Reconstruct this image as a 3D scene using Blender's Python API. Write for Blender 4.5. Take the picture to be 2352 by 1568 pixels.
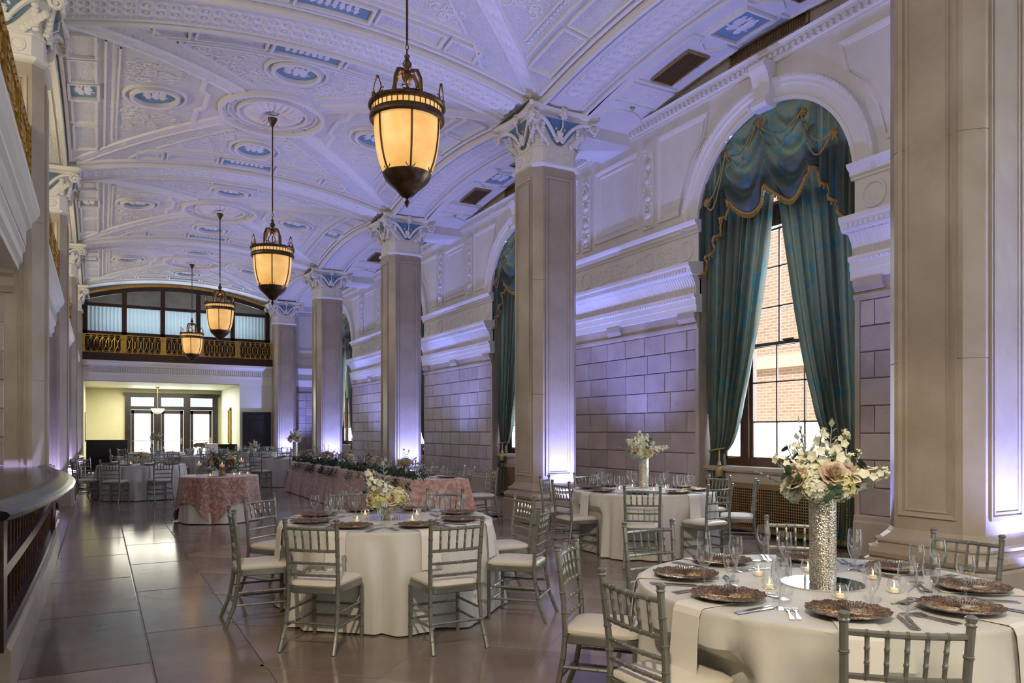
import bpy, bmesh, math, random
from math import sin, cos, pi, sqrt, radians
from mathutils import Vector, Matrix
SC = bpy.context.scene
for o in list(bpy.data.objects): bpy.data.objects.remove(o)
COL = SC.collection
# ------------------------------------------------------------------ camera
cam = bpy.data.cameras.new('camera'); camo = bpy.data.objects.new('camera', cam); COL.objects.link(camo)
FPX = 1716.0
cam.sensor_width = 36; cam.lens = FPX/2352*36
cam.shift_y = (989-784)/2352
cam.clip_start = .05; cam.clip_end = 300
CAMH = 1.54; YAW = math.atan((1176-230)/FPX)
camo.location = (0, 0, CAMH); camo.rotation_euler = (pi/2, 0, -YAW)
SC.camera = camo
# ------------------------------------------------------------------ world, sun, exposure
SC.view_settings.view_transform = 'Standard'; SC.view_settings.look = 'None'
SC.view_settings.gamma = 1; SC.view_settings.use_curve_mapping = False
SC.view_settings.exposure = 0.42
cy = SC.cycles
cy.use_denoising = True
cy.max_bounces = 7; cy.diffuse_bounces = 3; cy.glossy_bounces = 3; cy.transmission_bounces = 4; cy.transparent_max_bounces = 20; cy.use_adaptive_sampling = True; cy.adaptive_threshold = .025
cy.caustics_reflective = False; cy.caustics_refractive = False
cy.sample_clamp_indirect = 4.0
W = bpy.data.worlds.new('world'); SC.world = W; W.use_nodes = True
bgn = W.node_tree.nodes['Background']; bgn.inputs[0].default_value = (.86, .93, 1, 1); bgn.inputs[1].default_value = 1.0
def light(name, typ, loc, col, power, target=None, **kw):
    l = bpy.data.lights.new(name, typ); o = bpy.data.objects.new(name, l); COL.objects.link(o)
    l.color = col; l.energy = power; o.location = loc
    for k, v in kw.items(): setattr(l, k, v)
    if target is not None:
        d = Vector(target)-Vector(loc); o.rotation_euler = d.to_track_quat('-Z', 'Y').to_euler()
    return o
sun = light('sun', 'SUN', (0, 0, 30), (1, .93, .82), 4.2, target=(9, 6, 12), angle=.01)
# hall grid: X across, Y along the hall, Z up
XR, XL = 6.78, -1.03; XC = (XR+XL)/2; XW = 8.3
COLY = [-3.14+7.12*i for i in range(6)]
BAYS = [.42+7.12*i for i in range(5)]
YB, YE = -3.7, 32.46; YA = 38.0
# daylight through the windows: one soft area light outside each window, one outside the glass doors; plus an added fill panel behind the camera
for yc in BAYS:
    light('window_daylight', 'AREA', (9.6, yc, 3.3), (.84, .92, 1), 470, target=(0, yc-.5, 1.6), shape='RECTANGLE', size=2.6, size_y=4.6)
light('back_fill_panel', 'AREA', (3.0, YB+.12, 3.1), (1, .95, .88), 105, target=(3.0, 10, 2.4), shape='RECTANGLE', size=6.0, size_y=4.6)  # unseen fill added to brighten the hall, not a real window
light('door_daylight', 'AREA', (2.9, YA+.9, 1.9), (.93, 1, .96), 420, target=(2.9, 20, 1.2), shape='RECTANGLE', size=3.8, size_y=3.0)
# warm fill area lights added over the bar-side gallery, shining across the hall
for yc in BAYS: light('gallery_side_fill', 'AREA', (-2.3, yc, 5.9), (1, .86, .64), 66, target=(4.0, yc+.8, 2.2), shape='RECTANGLE', size=3.2, size_y=.7)
# warm spotlights on the gallery behind the camera
light('gallery_spotlight', 'SPOT', (-.9, -.6, 5.3), (1, .82, .58), 720, target=(2.3, 4.1, .4), spot_size=radians(62), spot_blend=.3, shadow_soft_size=.05)
# ------------------------------------------------------------------ mesh helpers
class MB:
    def __init__(s): s.v = []; s.f = []
    def add(s, vs, fs):
        n = len(s.v); s.v += [tuple(p) for p in vs]; s.f += [tuple(i+n for i in f) for f in fs]; return s
    def box(s, x0, x1, y0, y1, z0, z1):
        return s.add([(x0,y0,z0),(x1,y0,z0),(x1,y1,z0),(x0,y1,z0),(x0,y0,z1),(x1,y0,z1),(x1,y1,z1),(x0,y1,z1)],
                     [(3,2,1,0),(4,5,6,7),(0,1,5,4),(1,2,6,5),(2,3,7,6),(3,0,4,7)])
    def tube(s, pts, r, n=8, closed=False, caps=True):
        pts = [Vector(p) for p in pts]; m = len(pts)
        rs = r if isinstance(r, (list, tuple)) else [r]*m
        vs = []; up = None
        for i, p in enumerate(pts):
            if closed: t = pts[(i+1) % m]-pts[i-1]
            else: t = pts[min(i+1, m-1)]-pts[max(i-1, 0)]
            t = t.normalized() if t.length > 1e-9 else Vector((0, 0, 1))
            if up is None: up = Vector((1, 0, 0)) if abs(t.x) < .9 else Vector((0, 1, 0))
            a = (up-t*up.dot(t))
            a = a.normalized() if a.length > 1e-6 else t.orthogonal().normalized()
            up = a; b = t.cross(a)
            vs += [p+(a*cos(2*pi*k/n)+b*sin(2*pi*k/n))*rs[i] for k in range(n)]
        fs = []
        for i in range(m if closed else m-1):
            j = (i+1) % m
            for k in range(n):
                l = (k+1) % n; fs.append((i*n+k, i*n+l, j*n+l, j*n+k))
        if caps and not closed: fs += [tuple(range(n-1, -1, -1)), tuple((m-1)*n+k for k in range(n))]
        return s.add(vs, fs)
    def lathe(s, prof, n=24, c=(0, 0, 0), rad=None):
        vs = []
        for r, z in prof:
            for k in range(n):
                a = 2*pi*k/n; q = r*(rad(a, r, z) if rad else 1); vs.append((c[0]+q*cos(a), c[1]+q*sin(a), c[2]+z))
        fs = [(i*n+k, i*n+(k+1) % n, (i+1)*n+(k+1) % n, (i+1)*n+k) for i in range(len(prof)-1) for k in range(n)]
        return s.add(vs, fs)
    def grid(s, fn, nu, nv, wrap=False):
        vs = [fn(i/nu, j/nv) for j in range(nv+1) for i in range(nu if wrap else nu+1)]
        w = nu if wrap else nu+1
        return s.add(vs, [(j*w+i, j*w+(i+1) % w, (j+1)*w+(i+1) % w, (j+1)*w+i) for j in range(nv) for i in range(nu)])
    def prism(s, poly, z0, z1):
        n = len(poly)
        return s.add([(x, y, z0) for x, y in poly]+[(x, y, z1) for x, y in poly],
                     [tuple(range(n-1, -1, -1)), tuple(range(n, 2*n))]+[(i, (i+1) % n, n+(i+1) % n, n+i) for i in range(n)])
    def loft(s, polys, caps=True):          # list of equal-length 3D loops
        n = len(polys[0]); vs = [p for q in polys for p in q]
        fs = [(i*n+k, i*n+(k+1) % n, (i+1)*n+(k+1) % n, (i+1)*n+k) for i in range(len(polys)-1) for k in range(n)]
        if caps: fs += [tuple(range(n-1, -1, -1)), tuple((len(polys)-1)*n+k for k in range(n))]
        return s.add(vs, fs)
    def extr(s, prof, y0, y1, axis='y'):     # closed profile [(x,z)] swept along y (or x with prof (y,z))
        f = (lambda a, b, t: (a, t, b)) if axis == 'y' else (lambda a, b, t: (t, a, b))
        return s.loft([[f(a, b, y0) for a, b in prof], [f(a, b, y1) for a, b in prof]])
    def ball(s, c, r, n=8, m=6, sz=(1, 1, 1)):
        return s.grid(lambda u, v: (c[0]+r*sz[0]*sin(pi*v)*cos(2*pi*u), c[1]+r*sz[1]*sin(pi*v)*sin(2*pi*u), c[2]-r*sz[2]*cos(pi*v)), n, m, wrap=True)
    def mesh(s, name, mat, smooth=False):
        me = bpy.data.meshes.new(name); me.from_pydata(s.v, [], s.f); me.update()
        if mat: me.materials.append(mat)
        if smooth:
            me.polygons.foreach_set('use_smooth', [True]*len(me.polygons))
            try: me.set_sharp_from_angle(angle=radians(42))
            except Exception: pass
        return me
    def obj(s, name, mat, parent=None, smooth=False, loc=(0, 0, 0), kind=None):
        return place(name, s.mesh(name, mat, smooth), parent, loc, kind=kind)
def place(name, me, parent=None, loc=(0, 0, 0), rot=(0, 0, 0), scale=None, kind=None):
    o = bpy.data.objects.new(name, me); COL.objects.link(o); o.parent = parent; o.location = loc; o.rotation_euler = rot
    if scale: o.scale = (scale,)*3 if isinstance(scale, (int, float)) else scale
    if kind: o['kind'] = kind
    return o
def tag(o, label, cat, group=None):
    o['label'] = label; o['category'] = cat
    if group: o['group'] = group
    return o
def thing(name, label, cat, loc=(0, 0, 0), rz=0, group=None):
    o = bpy.data.objects.new(name, None); COL.objects.link(o); o.empty_display_size = .1
    o.location = loc; o.rotation_euler = (0, 0, rz); return tag(o, label, cat, group)
KIDS = {}
def kids(o):
    return [c for c in bpy.data.objects if c.parent == o]
def copy_tree(root, loc=None, rz=None, label=None, group=None, _p=None, _k=None):
    k = _k if _k is not None else KIDS.setdefault(root.name, tree(root))
    c = root.copy(); COL.objects.link(c); c.parent = _p
    if loc is not None: c.location = loc
    if rz is not None: c.rotation_euler = (0, 0, rz)
    if label: c['label'] = label
    if group: c['group'] = group
    for ch, sub in k: copy_tree(ch, _p=c, _k=sub)
    return c
def tree(o): return [(c, tree(c)) for c in kids(o)]
# ------------------------------------------------------------------ materials
def mat(name, col, rough=.5, metal=0, col2=None, ns=4, nd=4, lo=.35, hi=.65, bump=0, bs=40, bd=.01, rnd=0, coat=0, sheen=0, stretch=None, vein=None, emit=None, es=0, spec=None, coords='Object', wave=False, voro=False):
    m = bpy.data.materials.new(name); m.use_nodes = True; nt = m.node_tree; N = nt.nodes; L = nt.links
    b = N['Principled BSDF']; b.inputs['Roughness'].default_value = rough; b.inputs['Metallic'].default_value = metal
    if coat: b.inputs['Coat Weight'].default_value = coat; b.inputs['Coat Roughness'].default_value = .08
    if sheen: b.inputs['Sheen Weight'].default_value = sheen
    if spec is not None: b.inputs['Specular IOR Level'].default_value = spec
    c4 = lambda c: (c[0], c[1], c[2], 1)
    b.inputs['Base Color'].default_value = c4(col)
    out = None
    need = col2 or bump or vein
    if need:
        tc = N.new('ShaderNodeTexCoord'); vec = tc.outputs[coords]
        if stretch:
            mp = N.new('ShaderNodeMapping'); mp.inputs['Scale'].default_value = stretch; L.new(vec, mp.inputs[0]); vec = mp.outputs[0]
        if rnd and coords == 'Object':
            oi0 = N.new('ShaderNodeObjectInfo'); va = N.new('ShaderNodeVectorMath'); va.operation = 'ADD'; ml = N.new('ShaderNodeMath'); ml.operation = 'MULTIPLY'; ml.inputs[1].default_value = 37
            L.new(oi0.outputs['Random'], ml.inputs[0]); L.new(vec, va.inputs[0]); L.new(ml.outputs[0], va.inputs[1]); vec = va.outputs[0]
    if col2:
        nz = N.new('ShaderNodeTexNoise'); nz.inputs['Scale'].default_value = ns; nz.inputs['Detail'].default_value = nd; L.new(vec, nz.inputs['Vector'])
        rp = N.new('ShaderNodeValToRGB'); e = rp.color_ramp.elements; e[0].position = lo; e[1].position = hi; e[0].color = c4(col); e[1].color = c4(col2)
        L.new(nz.outputs['Fac'], rp.inputs[0]); out = rp.outputs[0]
    if vein:
        nz = N.new('ShaderNodeTexNoise'); nz.inputs['Scale'].default_value = vein[1]; nz.inputs['Detail'].default_value = 6; nz.inputs['Distortion'].default_value = 1.6; L.new(vec, nz.inputs['Vector'])
        rp = N.new('ShaderNodeValToRGB'); e = rp.color_ramp.elements; e[0].position = .485; e[1].position = .5; e[0].color = (0, 0, 0, 1); e[1].color = (1, 1, 1, 1)
        e2 = rp.color_ramp.elements.new(.515); e2.color = (0, 0, 0, 1); L.new(nz.outputs['Fac'], rp.inputs[0])
        mx = N.new('ShaderNodeMixRGB'); ms = N.new('ShaderNodeMath'); ms.operation = 'MULTIPLY'; ms.inputs[1].default_value = vein[2]; L.new(rp.outputs[0], ms.inputs[0]); L.new(ms.outputs[0], mx.inputs[0])
        if out: L.new(out, mx.inputs[1])
        else: mx.inputs[1].default_value = c4(col)
        mx.inputs[2].default_value = c4(vein[0]); out = mx.outputs[0]
    if rnd:
        oi = N.new('ShaderNodeObjectInfo'); mr = N.new('ShaderNodeMapRange'); mr.inputs['To Min'].default_value = 1-rnd; mr.inputs['To Max'].default_value = 1+rnd; L.new(oi.outputs['Random'], mr.inputs[0])
        hs = N.new('ShaderNodeHueSaturation'); L.new(mr.outputs[0], hs.inputs['Value'])
        if out: L.new(out, hs.inputs['Color'])
        else: hs.inputs['Color'].default_value = c4(col)
        out = hs.outputs[0]
    if out: L.new(out, b.inputs['Base Color'])
    if bump:
        nb = N.new('ShaderNodeTexVoronoi' if voro else 'ShaderNodeTexNoise'); nb.inputs['Scale'].default_value = bs
        if not voro: nb.inputs['Detail'].default_value = 3
        L.new(vec, nb.inputs['Vector']); bp = N.new('ShaderNodeBump'); bp.inputs['Strength'].default_value = bump; bp.inputs['Distance'].default_value = bd
        L.new(nb.outputs[0], bp.inputs['Height']); L.new(bp.outputs[0], b.inputs['Normal'])
    if emit: b.inputs['Emission Color'].default_value = c4(emit); b.inputs['Emission Strength'].default_value = es
    return m
def thin_glass(name, tint=(1, 1, 1), ior=1.5, rough=.02, extra=0):
    m = bpy.data.materials.new(name); m.use_nodes = True; nt = m.node_tree; N = nt.nodes; L = nt.links
    N.remove(N['Principled BSDF']); o = N['Material Output']
    t = N.new('ShaderNodeBsdfTransparent'); t.inputs[0].default_value = (*tint, 1); g = N.new('ShaderNodeBsdfGlossy'); g.inputs['Roughness'].default_value = rough
    lw = N.new('ShaderNodeLayerWeight'); lw.inputs[0].default_value = .5; pw = N.new('ShaderNodeMath'); pw.operation = 'POWER'; pw.inputs[1].default_value = 2.4
    ml = N.new('ShaderNodeMath'); ml.operation = 'MULTIPLY_ADD'; ml.inputs[1].default_value = .9; ml.inputs[2].default_value = .05+extra
    mx = N.new('ShaderNodeMixShader'); L.new(lw.outputs['Facing'], pw.inputs[0]); L.new(pw.outputs[0], ml.inputs[0]); L.new(ml.outputs[0], mx.inputs[0]); L.new(t.outputs[0], mx.inputs[1]); L.new(g.outputs[0], mx.inputs[2])
    if extra:      # white mixed into the rims imitates bright edge refraction
        p2 = N.new('ShaderNodeMath'); p2.operation = 'POWER'; p2.inputs[1].default_value = 3.0; m2 = N.new('ShaderNodeMath'); m2.operation = 'MULTIPLY'; m2.inputs[1].default_value = .8; df = N.new('ShaderNodeBsdfTranslucent'); df.inputs[0].default_value = (.9, .93, .95, 1); mz = N.new('ShaderNodeMixShader')
        L.new(lw.outputs['Facing'], p2.inputs[0]); L.new(p2.outputs[0], m2.inputs[0]); L.new(m2.outputs[0], mz.inputs[0]); L.new(mx.outputs[0], mz.inputs[1]); L.new(df.outputs[0], mz.inputs[2]); mx = mz
    L.new(mx.outputs[0], o.inputs[0])
    return m
def sheer(name, col, col2=None, trans=.4, ns=3, rough=.5, damask=False, sheenc=(.5, .6, .6)):
    m = bpy.data.materials.new(name); m.use_nodes = True; nt = m.node_tree; N = nt.nodes; L = nt.links
    b = N['Principled BSDF']; b.inputs['Roughness'].default_value = rough; b.inputs['Specular IOR Level'].default_value = .35; o = N['Material Output']
    tr = N.new('ShaderNodeBsdfTranslucent'); mx = N.new('ShaderNodeMixShader'); mx.inputs[0].default_value = trans
    c = (*col, 1); b.inputs['Base Color'].default_value = c; tr.inputs[0].default_value = c
    if col2:
        tc = N.new('ShaderNodeTexCoord'); mp = N.new('ShaderNodeMapping'); mp.inputs['Scale'].default_value = (1.2, 1.6, 1); L.new(tc.outputs['Object'], mp.inputs[0])
        nz = N.new('ShaderNodeTexNoise'); nz.inputs['Scale'].default_value = ns; nz.inputs['Detail'].default_value = 5; nz.inputs['Distortion'].default_value = 2.2; L.new(mp.outputs[0], nz.inputs['Vector'])
        rp = N.new('ShaderNodeValToRGB'); e = rp.color_ramp.elements; e[0].position = .535; e[1].position = .60; e[0].color = (*col2, 1); e[1].color = c
        L.new(nz.outputs['Fac'], rp.inputs[0]); L.new(rp.outputs[0], b.inputs['Base Color']); L.new(rp.outputs[0], tr.inputs[0])
    L.new(b.outputs[0], mx.inputs[1]); L.new(tr.outputs[0], mx.inputs[2]); L.new(mx.outputs[0], o.inputs[0])
    return m
MARB = mat('cream_marble', (.40, .335, .255), .34, col2=(.50, .44, .355), ns=1.7, nd=7, vein=((.26, .19, .13), 1.4, .10), bump=.05, bs=60, bd=.004)
BLOCK = mat('marble_block', (.39, .335, .31), .38, col2=(.48, .42, .39), ns=2.5, nd=6, vein=((.24, .19, .165), 1.9, .22), rnd=.14)
JOINT = mat('wall_joint', (.33, .28, .25), .7, col2=(.38, .33, .3), ns=6)
FLOORT = mat('polished_floor_stone', (.225, .165, .13), .15, col2=(.32, .25, .205), ns=1.3, nd=7, vein=((.15, .10, .08), 2.6, .12), rnd=.24, spec=.55)
GROUT = mat('floor_joint', (.10, .08, .07), .35)
PLAST = mat('white_plaster', (.74, .72, .67), .55, col2=(.79, .77, .73), ns=3)
RELIEF = mat('relief_plaster', (.71, .70, .66), .55, col2=(.78, .77, .73), ns=4, bump=1.0, bs=24, bd=.045, lo=.3, hi=.7)
TRIM = mat('moulding_plaster', (.80, .78, .73), .5)
BLUE = mat('wedgwood_blue', (.17, .29, .40), .6, col2=(.21, .33, .44), ns=5)
CAPBLUE = mat('capital_blue', (.11, .20, .30), .6)
STONE = mat('lunette_stone', (.36, .31, .26), .7, col2=(.46, .41, .36), ns=3, nd=6, bump=.2, bs=14)
GOLD = mat('gilded_iron', (.42, .26, .06), .35, .9, col2=(.60, .40, .10), ns=12)
BRASS = mat('brass_grille', (.40, .27, .11), .4, .8)
BRONZE = mat('dark_bronze', (.06, .038, .022), .38, .8, col2=(.13, .08, .04), ns=9)
WOOD = mat('dark_stained_wood', (.030, .014, .009), .3, col2=(.055, .026, .016), ns=5, stretch=(1, 1, 8), coat=.05, spec=.35)
WINWOOD = mat('window_wood', (.075, .035, .022), .4, col2=(.11, .055, .035), ns=6)
NAVYD = mat('dark_door_paint', (.012, .011, .014), .35)
YELW = mat('yellow_wall', (.58, .55, .34), .6, col2=(.62, .59, .38), ns=2)
CREAMW = mat('cream_wall', (.72, .74, .62), .6)
CLOTH = mat('ivory_tablecloth', (.63, .625, .58), .6, col2=(.69, .685, .64), ns=7, bump=.12, bs=300, bd=.002, sheen=.2, stretch=(1, 1, .2))
WHITEC = mat('white_underlay_cloth', (.78, .76, .74), .65)
PINK = mat('pink_crushed_velvet', (.36, .18, .16), .45, col2=(.66, .44, .40), ns=24, nd=5, lo=.42, hi=.66, sheen=.6, bump=.3, bs=26, bd=.01)
NAPK = mat('white_napkin', (.80, .78, .73), .7)
CHAIRM = mat('silver_chair_paint', (.235, .245, .215), .30, .6, col2=(.30, .31, .275), ns=6)
CUSH = mat('ivory_cushion', (.74, .70, .60), .42)
GLASS = thin_glass('drinking_glass', (.96, .97, .97), 1.42, .01, .06)
DOORW = mat('black_brown_door_wood', (.013, .010, .008), .35, col2=(.022, .016, .012), ns=5)
PANE = thin_glass('window_pane', (.93, .96, .97), 1.45, .0)
FROST = sheer('frosted_pane', (.86, .90, .90), trans=.62)
MIRR = mat('mirror', (.75, .78, .76), .02, 1)
SILV = mat('cutlery_steel', (.50, .50, .50), .32, 1)
BALU = mat('baluster_wood', (.045, .02, .012), .2, col2=(.08, .035, .02), ns=6, coat=.4)
CHARG = mat('bronze_charger', (.21, .125, .065), .22, .9, col2=(.46, .34, .22), ns=90, lo=.42, hi=.62, bump=.8, bs=110, bd=.006)
VASE = mat('hammered_silver', (.56, .52, .42), .22, 1, col2=(.74, .71, .62), ns=50, bump=.9, bs=110, bd=.005, voro=True)
CAND = mat('candle_wax', (.85, .78, .62), .5, emit=(1, .55, .2), es=.25)
FLAME = mat('candle_flame', (1, .7, .3), .5, emit=(1, .62, .22), es=9)
PINKW = mat('pink_candle', (.85, .52, .42), .5, emit=(1, .5, .3), es=.2)
LAMPG = mat('amber_alabaster', (.80, .42, .115), .35, col2=(.92, .56, .20), ns=3.0)
DAMASK = sheer('damask_curtain', (.045, .125, .15), (.105, .125, .098), .17, ns=2.6)
SHEERC = sheer('pale_blue_drape', (.40, .47, .50), trans=.5)
FRING = mat('gold_fringe', (.30, .17, .035), .7, col2=(.45, .28, .06), ns=60)
ROPE = mat('gold_cord', (.33, .25, .10), .6)
ROSE = mat('blush_rose', (.66, .51, .38), .6, col2=(.76, .64, .50), ns=14)
CREAMF = mat('cream_floret', (.80, .80, .58), .6, col2=(.86, .88, .74), ns=20)
HYDR = mat('yellow_green_hydrangea', (.66, .66, .22), .6, col2=(.80, .80, .44), ns=20)
PEACH = mat('peach_bloom', (.72, .42, .16), .6, col2=(.78, .62, .34), ns=20)
ORANGE = mat('orange_bloom', (.62, .26, .05), .6, col2=(.70, .40, .10), ns=20)
LEAF = mat('dark_leaf', (.022, .055, .026), .45, col2=(.05, .10, .045), ns=9)
SAGE = mat('sage_leaf', (.25, .30, .24), .6, col2=(.36, .42, .33), ns=9)
STEM = mat('green_stem', (.12, .20, .06), .6)
BLACK = mat('black_lacquer', (.012, .009, .008), .2, spec=.3)
GRILLD = mat('grille_dark', (.018, .012, .01), .6)
IRONR = mat('railing_backing', (.018, .010, .008), .6)
nt = LAMPG.node_tree; _b = nt.nodes['Principled BSDF']; nt.links.new(_b.inputs['Base Color'].links[0].from_socket, _b.inputs['Emission Color']); _b.inputs['Emission Strength'].default_value = .54
def struct(mb, name, m, smooth=False): return mb.obj(name, m, None, smooth, kind='structure')
def part(mb, name, m, parent, smooth=False, kind=None): return mb.obj(name, m, parent, smooth, kind=kind)
rng = random.Random(5)
# ================================================================== floor
fl = struct(MB().box(-3.3, XW+.7, YB-.3, YA+.3, -.25, -.006), 'floor', GROUT)
def tile_mesh(poly):
    c = MB(); b = .006; cx = sum(p[0] for p in poly)/len(poly); cyy = sum(p[1] for p in poly)/len(poly); n = len(poly)
    ins = [(x+(cx-x)*b*2, y+(cyy-y)*b*2) for x, y in poly]
    c.add([(x, y, -.006) for x, y in poly]+[(x, y, -.0015) for x, y in poly]+[(x, y, 0) for x, y in ins],
          [(i, (i+1) % n, n+(i+1) % n, n+i) for i in range(n)]+[(n+i, n+(i+1) % n, 2*n+(i+1) % n, 2*n+i) for i in range(n)]+[tuple(2*n+i for i in range(n))])
    return c.mesh('tile', FLOORT)
S = .88; g = .0055; h = S/sqrt(2)-g
dm = tile_mesh([(h, 0), (0, h), (-h, 0), (0, -h)])
STEP = S*sqrt(2); x0 = .9; ntile = 0
for j in range(0, 52):
    y = 2.6+j*STEP/2
    for i in range(5):
        x = x0+STEP/2+i*STEP*.98+(STEP*.49 if j % 2 else 0)
        if x > 6.0 or y > YE-.3: continue
        if ntile >= 190: continue
        place('tile', dm, fl, (x, y, 0)); ntile += 1
tm = MB()
rects = {}
def rtile(x0, x1, y0, y1):
    k = (round(x1-x0, 3), round(y1-y0, 3))
    if k not in rects:
        a, b = k[0]/2-g, k[1]/2-g; rects[k] = tile_mesh([(a, b), (-a, b), (-a, -b), (a, -b)])
    place('tile', rects[k], fl, ((x0+x1)/2, (y0+y1)/2, 0))
for j in range(18):
    y = 2.2+j*1.66
    rtile(-.45, .30, y, y+1.66)
    if y < 18: rtile(.30, .95, y+.8, y+.8+1.66)
for j in range(17):
    y = 2.4+j*1.5
    rtile(6.15, 7.25, y, y+1.5); rtile(7.25, XW, y+.7, y+2.2)
rest = MB()
def slabs(x0, x1, y0, y1, dx, dy):
    y = y0
    while y < y1-.05:
        x = x0
        while x < x1-.05:
            rest.box(x+g, min(x+dx, x1)-g, y+g, min(y+dy, y1)-g, -.006, 0); x += dx
        y += dy
slabs(-3.0, XW, YB, 2.15, 1.0, 1.0); slabs(-3.0, -.46, 2.2, YE, 1.0, 1.2); slabs(-.6, 6.2, YE-.2, YA, 1.0, 1.0)
part(rest, 'tile_field', FLOORT, fl, kind='stuff')
# triangles along the border of the diagonal field: one plain slab of the same stone under the tiles
part(MB().box(.955, 6.145, 2.2, YE, -.0058, -.0035), 'tile_bed', FLOORT, fl)
# ================================================================== right wall
WH = 1.40; SPR = 4.73; ZT = 7.5
wr = MB()
edges = []
yprev = YB
for yc in BAYS+[None]:
    y1 = (yc-WH) if yc else YE
    wr.box(XW+.03, XW+.75, yprev, y1, 0, ZT); edges.append((yprev, y1)); yprev = (yc+WH) if yc else None
NA = 24
for yc in BAYS:
    a = [(yc-WH*cos(pi*i/NA), SPR+WH*sin(pi*i/NA)) for i in range(NA+1)]
    for xx in (XW+.03, XW+.75): wr.add([(xx, y, z) for y, z in a]+[(xx, y, ZT) for y, z in a], [(i, i+1, NA+2+i, NA+1+i) for i in range(NA)])
    wr.add([(XW+.03, y, z) for y, z in a]+[(XW+.75, y, z) for y, z in a], [(i, i+1, NA+2+i, NA+1+i) for i in range(NA)])
wall_r = struct(wr, 'wall_right', JOINT)
ZROW = [.50, .84, 1.176, 1.51, 1.85, 2.19, 2.515, 2.84, 3.16]
bmesh_cache = {}
def block(x, y0, y1, z0, z1, parent, face='x'):
    k = (round(y1-y0, 2), round(z1-z0, 2), face)
    if k not in bmesh_cache:
        a, b, t, bv = k[0]/2-.007, k[1]/2-.007, .03, .008; mbk = MB()
        P = [(-a, -b), (a, -b), (a, b), (-a, b)]; Q = [(-a+bv, -b+bv), (a-bv, -b+bv), (a-bv, b-bv), (-a+bv, b-bv)]
        v = [(t, p, q) for p, q in P]+[(.006, p, q) for p, q in P]+[(0, p, q) for p, q in Q]
        if face == 'y': v = [(p, d, q) for d, p, q in v]
        mbk.add(v, [(i, (i+1) % 4, 4+(i+1) % 4, 4+i) for i in range(4)]+[(4+i, 4+(i+1) % 4, 8+(i+1) % 4, 8+i) for i in range(4)]+[(8, 9, 10, 11)])
        bmesh_cache[k] = mbk.mesh('brick', BLOCK)
    place('brick', bmesh_cache[k], parent, (x, (y0+y1)/2, (z0+z1)/2) if face == 'x' else ((y0+y1)/2, x, (z0+z1)/2))
nb = 0
dado = MB(); caps = MB(); far_blocks = MB()
for (y0, y1) in edges:
    if y1 < 3: continue
    L_ = y1-y0
    for r in range(8):
        y = y0+.07; k = 0
        wid = [.20] if r % 2 else []
        n = max(1, round((L_-.14-(.40 if r % 2 else 0))/.56)); w = (L_-.14-(.40 if r % 2 else 0))/n
        ws = ([.20] if r % 2 else [])+[w]*n+([.20] if r % 2 else [])
        for w_ in ws:
            if nb < 300 and not (y0 < 6 and y+w_ < 4.6): block(XW, y, y+w_, ZROW[r], ZROW[r+1], wall_r); nb += 1
            else: far_blocks.box(XW, XW+.03, y+.006, y+w_-.006, ZROW[r]+.006, ZROW[r+1]-.006)
            y += w_
    for q in (y0+.0, y1-.07): dado.box(XW, XW+.03, q, q+.07, .5, 3.16)
    dado.extr([(XW-.035, 0), (XW+.04, 0), (XW+.04, .5), (XW+.0, .5), (XW-.02, .47), (XW-.02, .43), (XW-.035, .40), (XW-.035, .36)], y0-.0, y1+.0)
    caps.extr([(XW+.04, 3.16), (XW-.012, 3.16), (XW-.03, 3.20), (XW-.03, 3.235), (XW, 3.25), (XW, 3.43), (XW+.04, 3.43)], y0, y1)
    for q in (y0+.02, (y0+y1)/2-.2, y1-.42):
        caps.extr([(XW+.02, 3.27), (XW-.03, 3.27), (XW-.05, 3.31), (XW-.07, 3.34), (XW-.07, 3.425), (XW+.02, 3.425)], q, q+.40)
part(dado, 'dado', MARB, wall_r); part(caps, 'stone_cap', MARB, wall_r); part(far_blocks, 'distant_blocks', BLOCK, wall_r, kind='stuff')
# entablature of each pier: architrave, fluted cove, ovolo, frieze with roundels, cornice
def ring(mb, c, r, w, h, ax='x', n=20, sq=(1, 1)):
    vs = []
    for k in range(n):
        a = 2*pi*k/n
        for rr, hh in ((r-w, 0), (r-w*.6, h), (r, h), (r+w*.2, 0)):
            p = (rr*cos(a)*sq[0], rr*sin(a)*sq[1])
            vs.append((c[0]-hh, c[1]+p[0], c[2]+p[1]) if ax == 'x' else (c[0]+p[0], c[1]-hh, c[2]+p[1]) if ax == 'y' else (c[0]+p[0], c[1]+p[1], c[2]-hh))
    mb.add(vs, [(k*4+i, k*4+i+1, ((k+1) % n)*4+i+1, ((k+1) % n)*4+i) for k in range(n) for i in range(3)])
ARCH = [(.06, 3.42), (-.06, 3.42), (-.06, 3.53), (-.075, 3.535), (-.075, 3.63), (-.11, 3.66), (-.11, 3.71), (.06, 3.71)]
COVE = [(.06, 3.71), (-.045, 3.71), (-.05, 3.80), (-.07, 3.88), (-.11, 3.95), (-.15, 4.0), (.06, 4.0)]
OVOL = [(.06, 4.0), (-.17, 4.0), (-.20, 4.03), (-.22, 4.09), (-.25, 4.14), (-.25, 4.19), (.06, 4.22)]
FRIZ = [(.06, 4.20), (0, 4.20), (0, 4.70), (.06, 4.70)]
CORN = [(.06, 4.68), (-.02, 4.68), (-.02, 4.71), (-.05, 4.74), (-.05, 4.78), (-.10, 4.82), (-.12, 4.87), (.06, 4.89)]
flut = MB(); beads = MB(); rel = MB()
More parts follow.
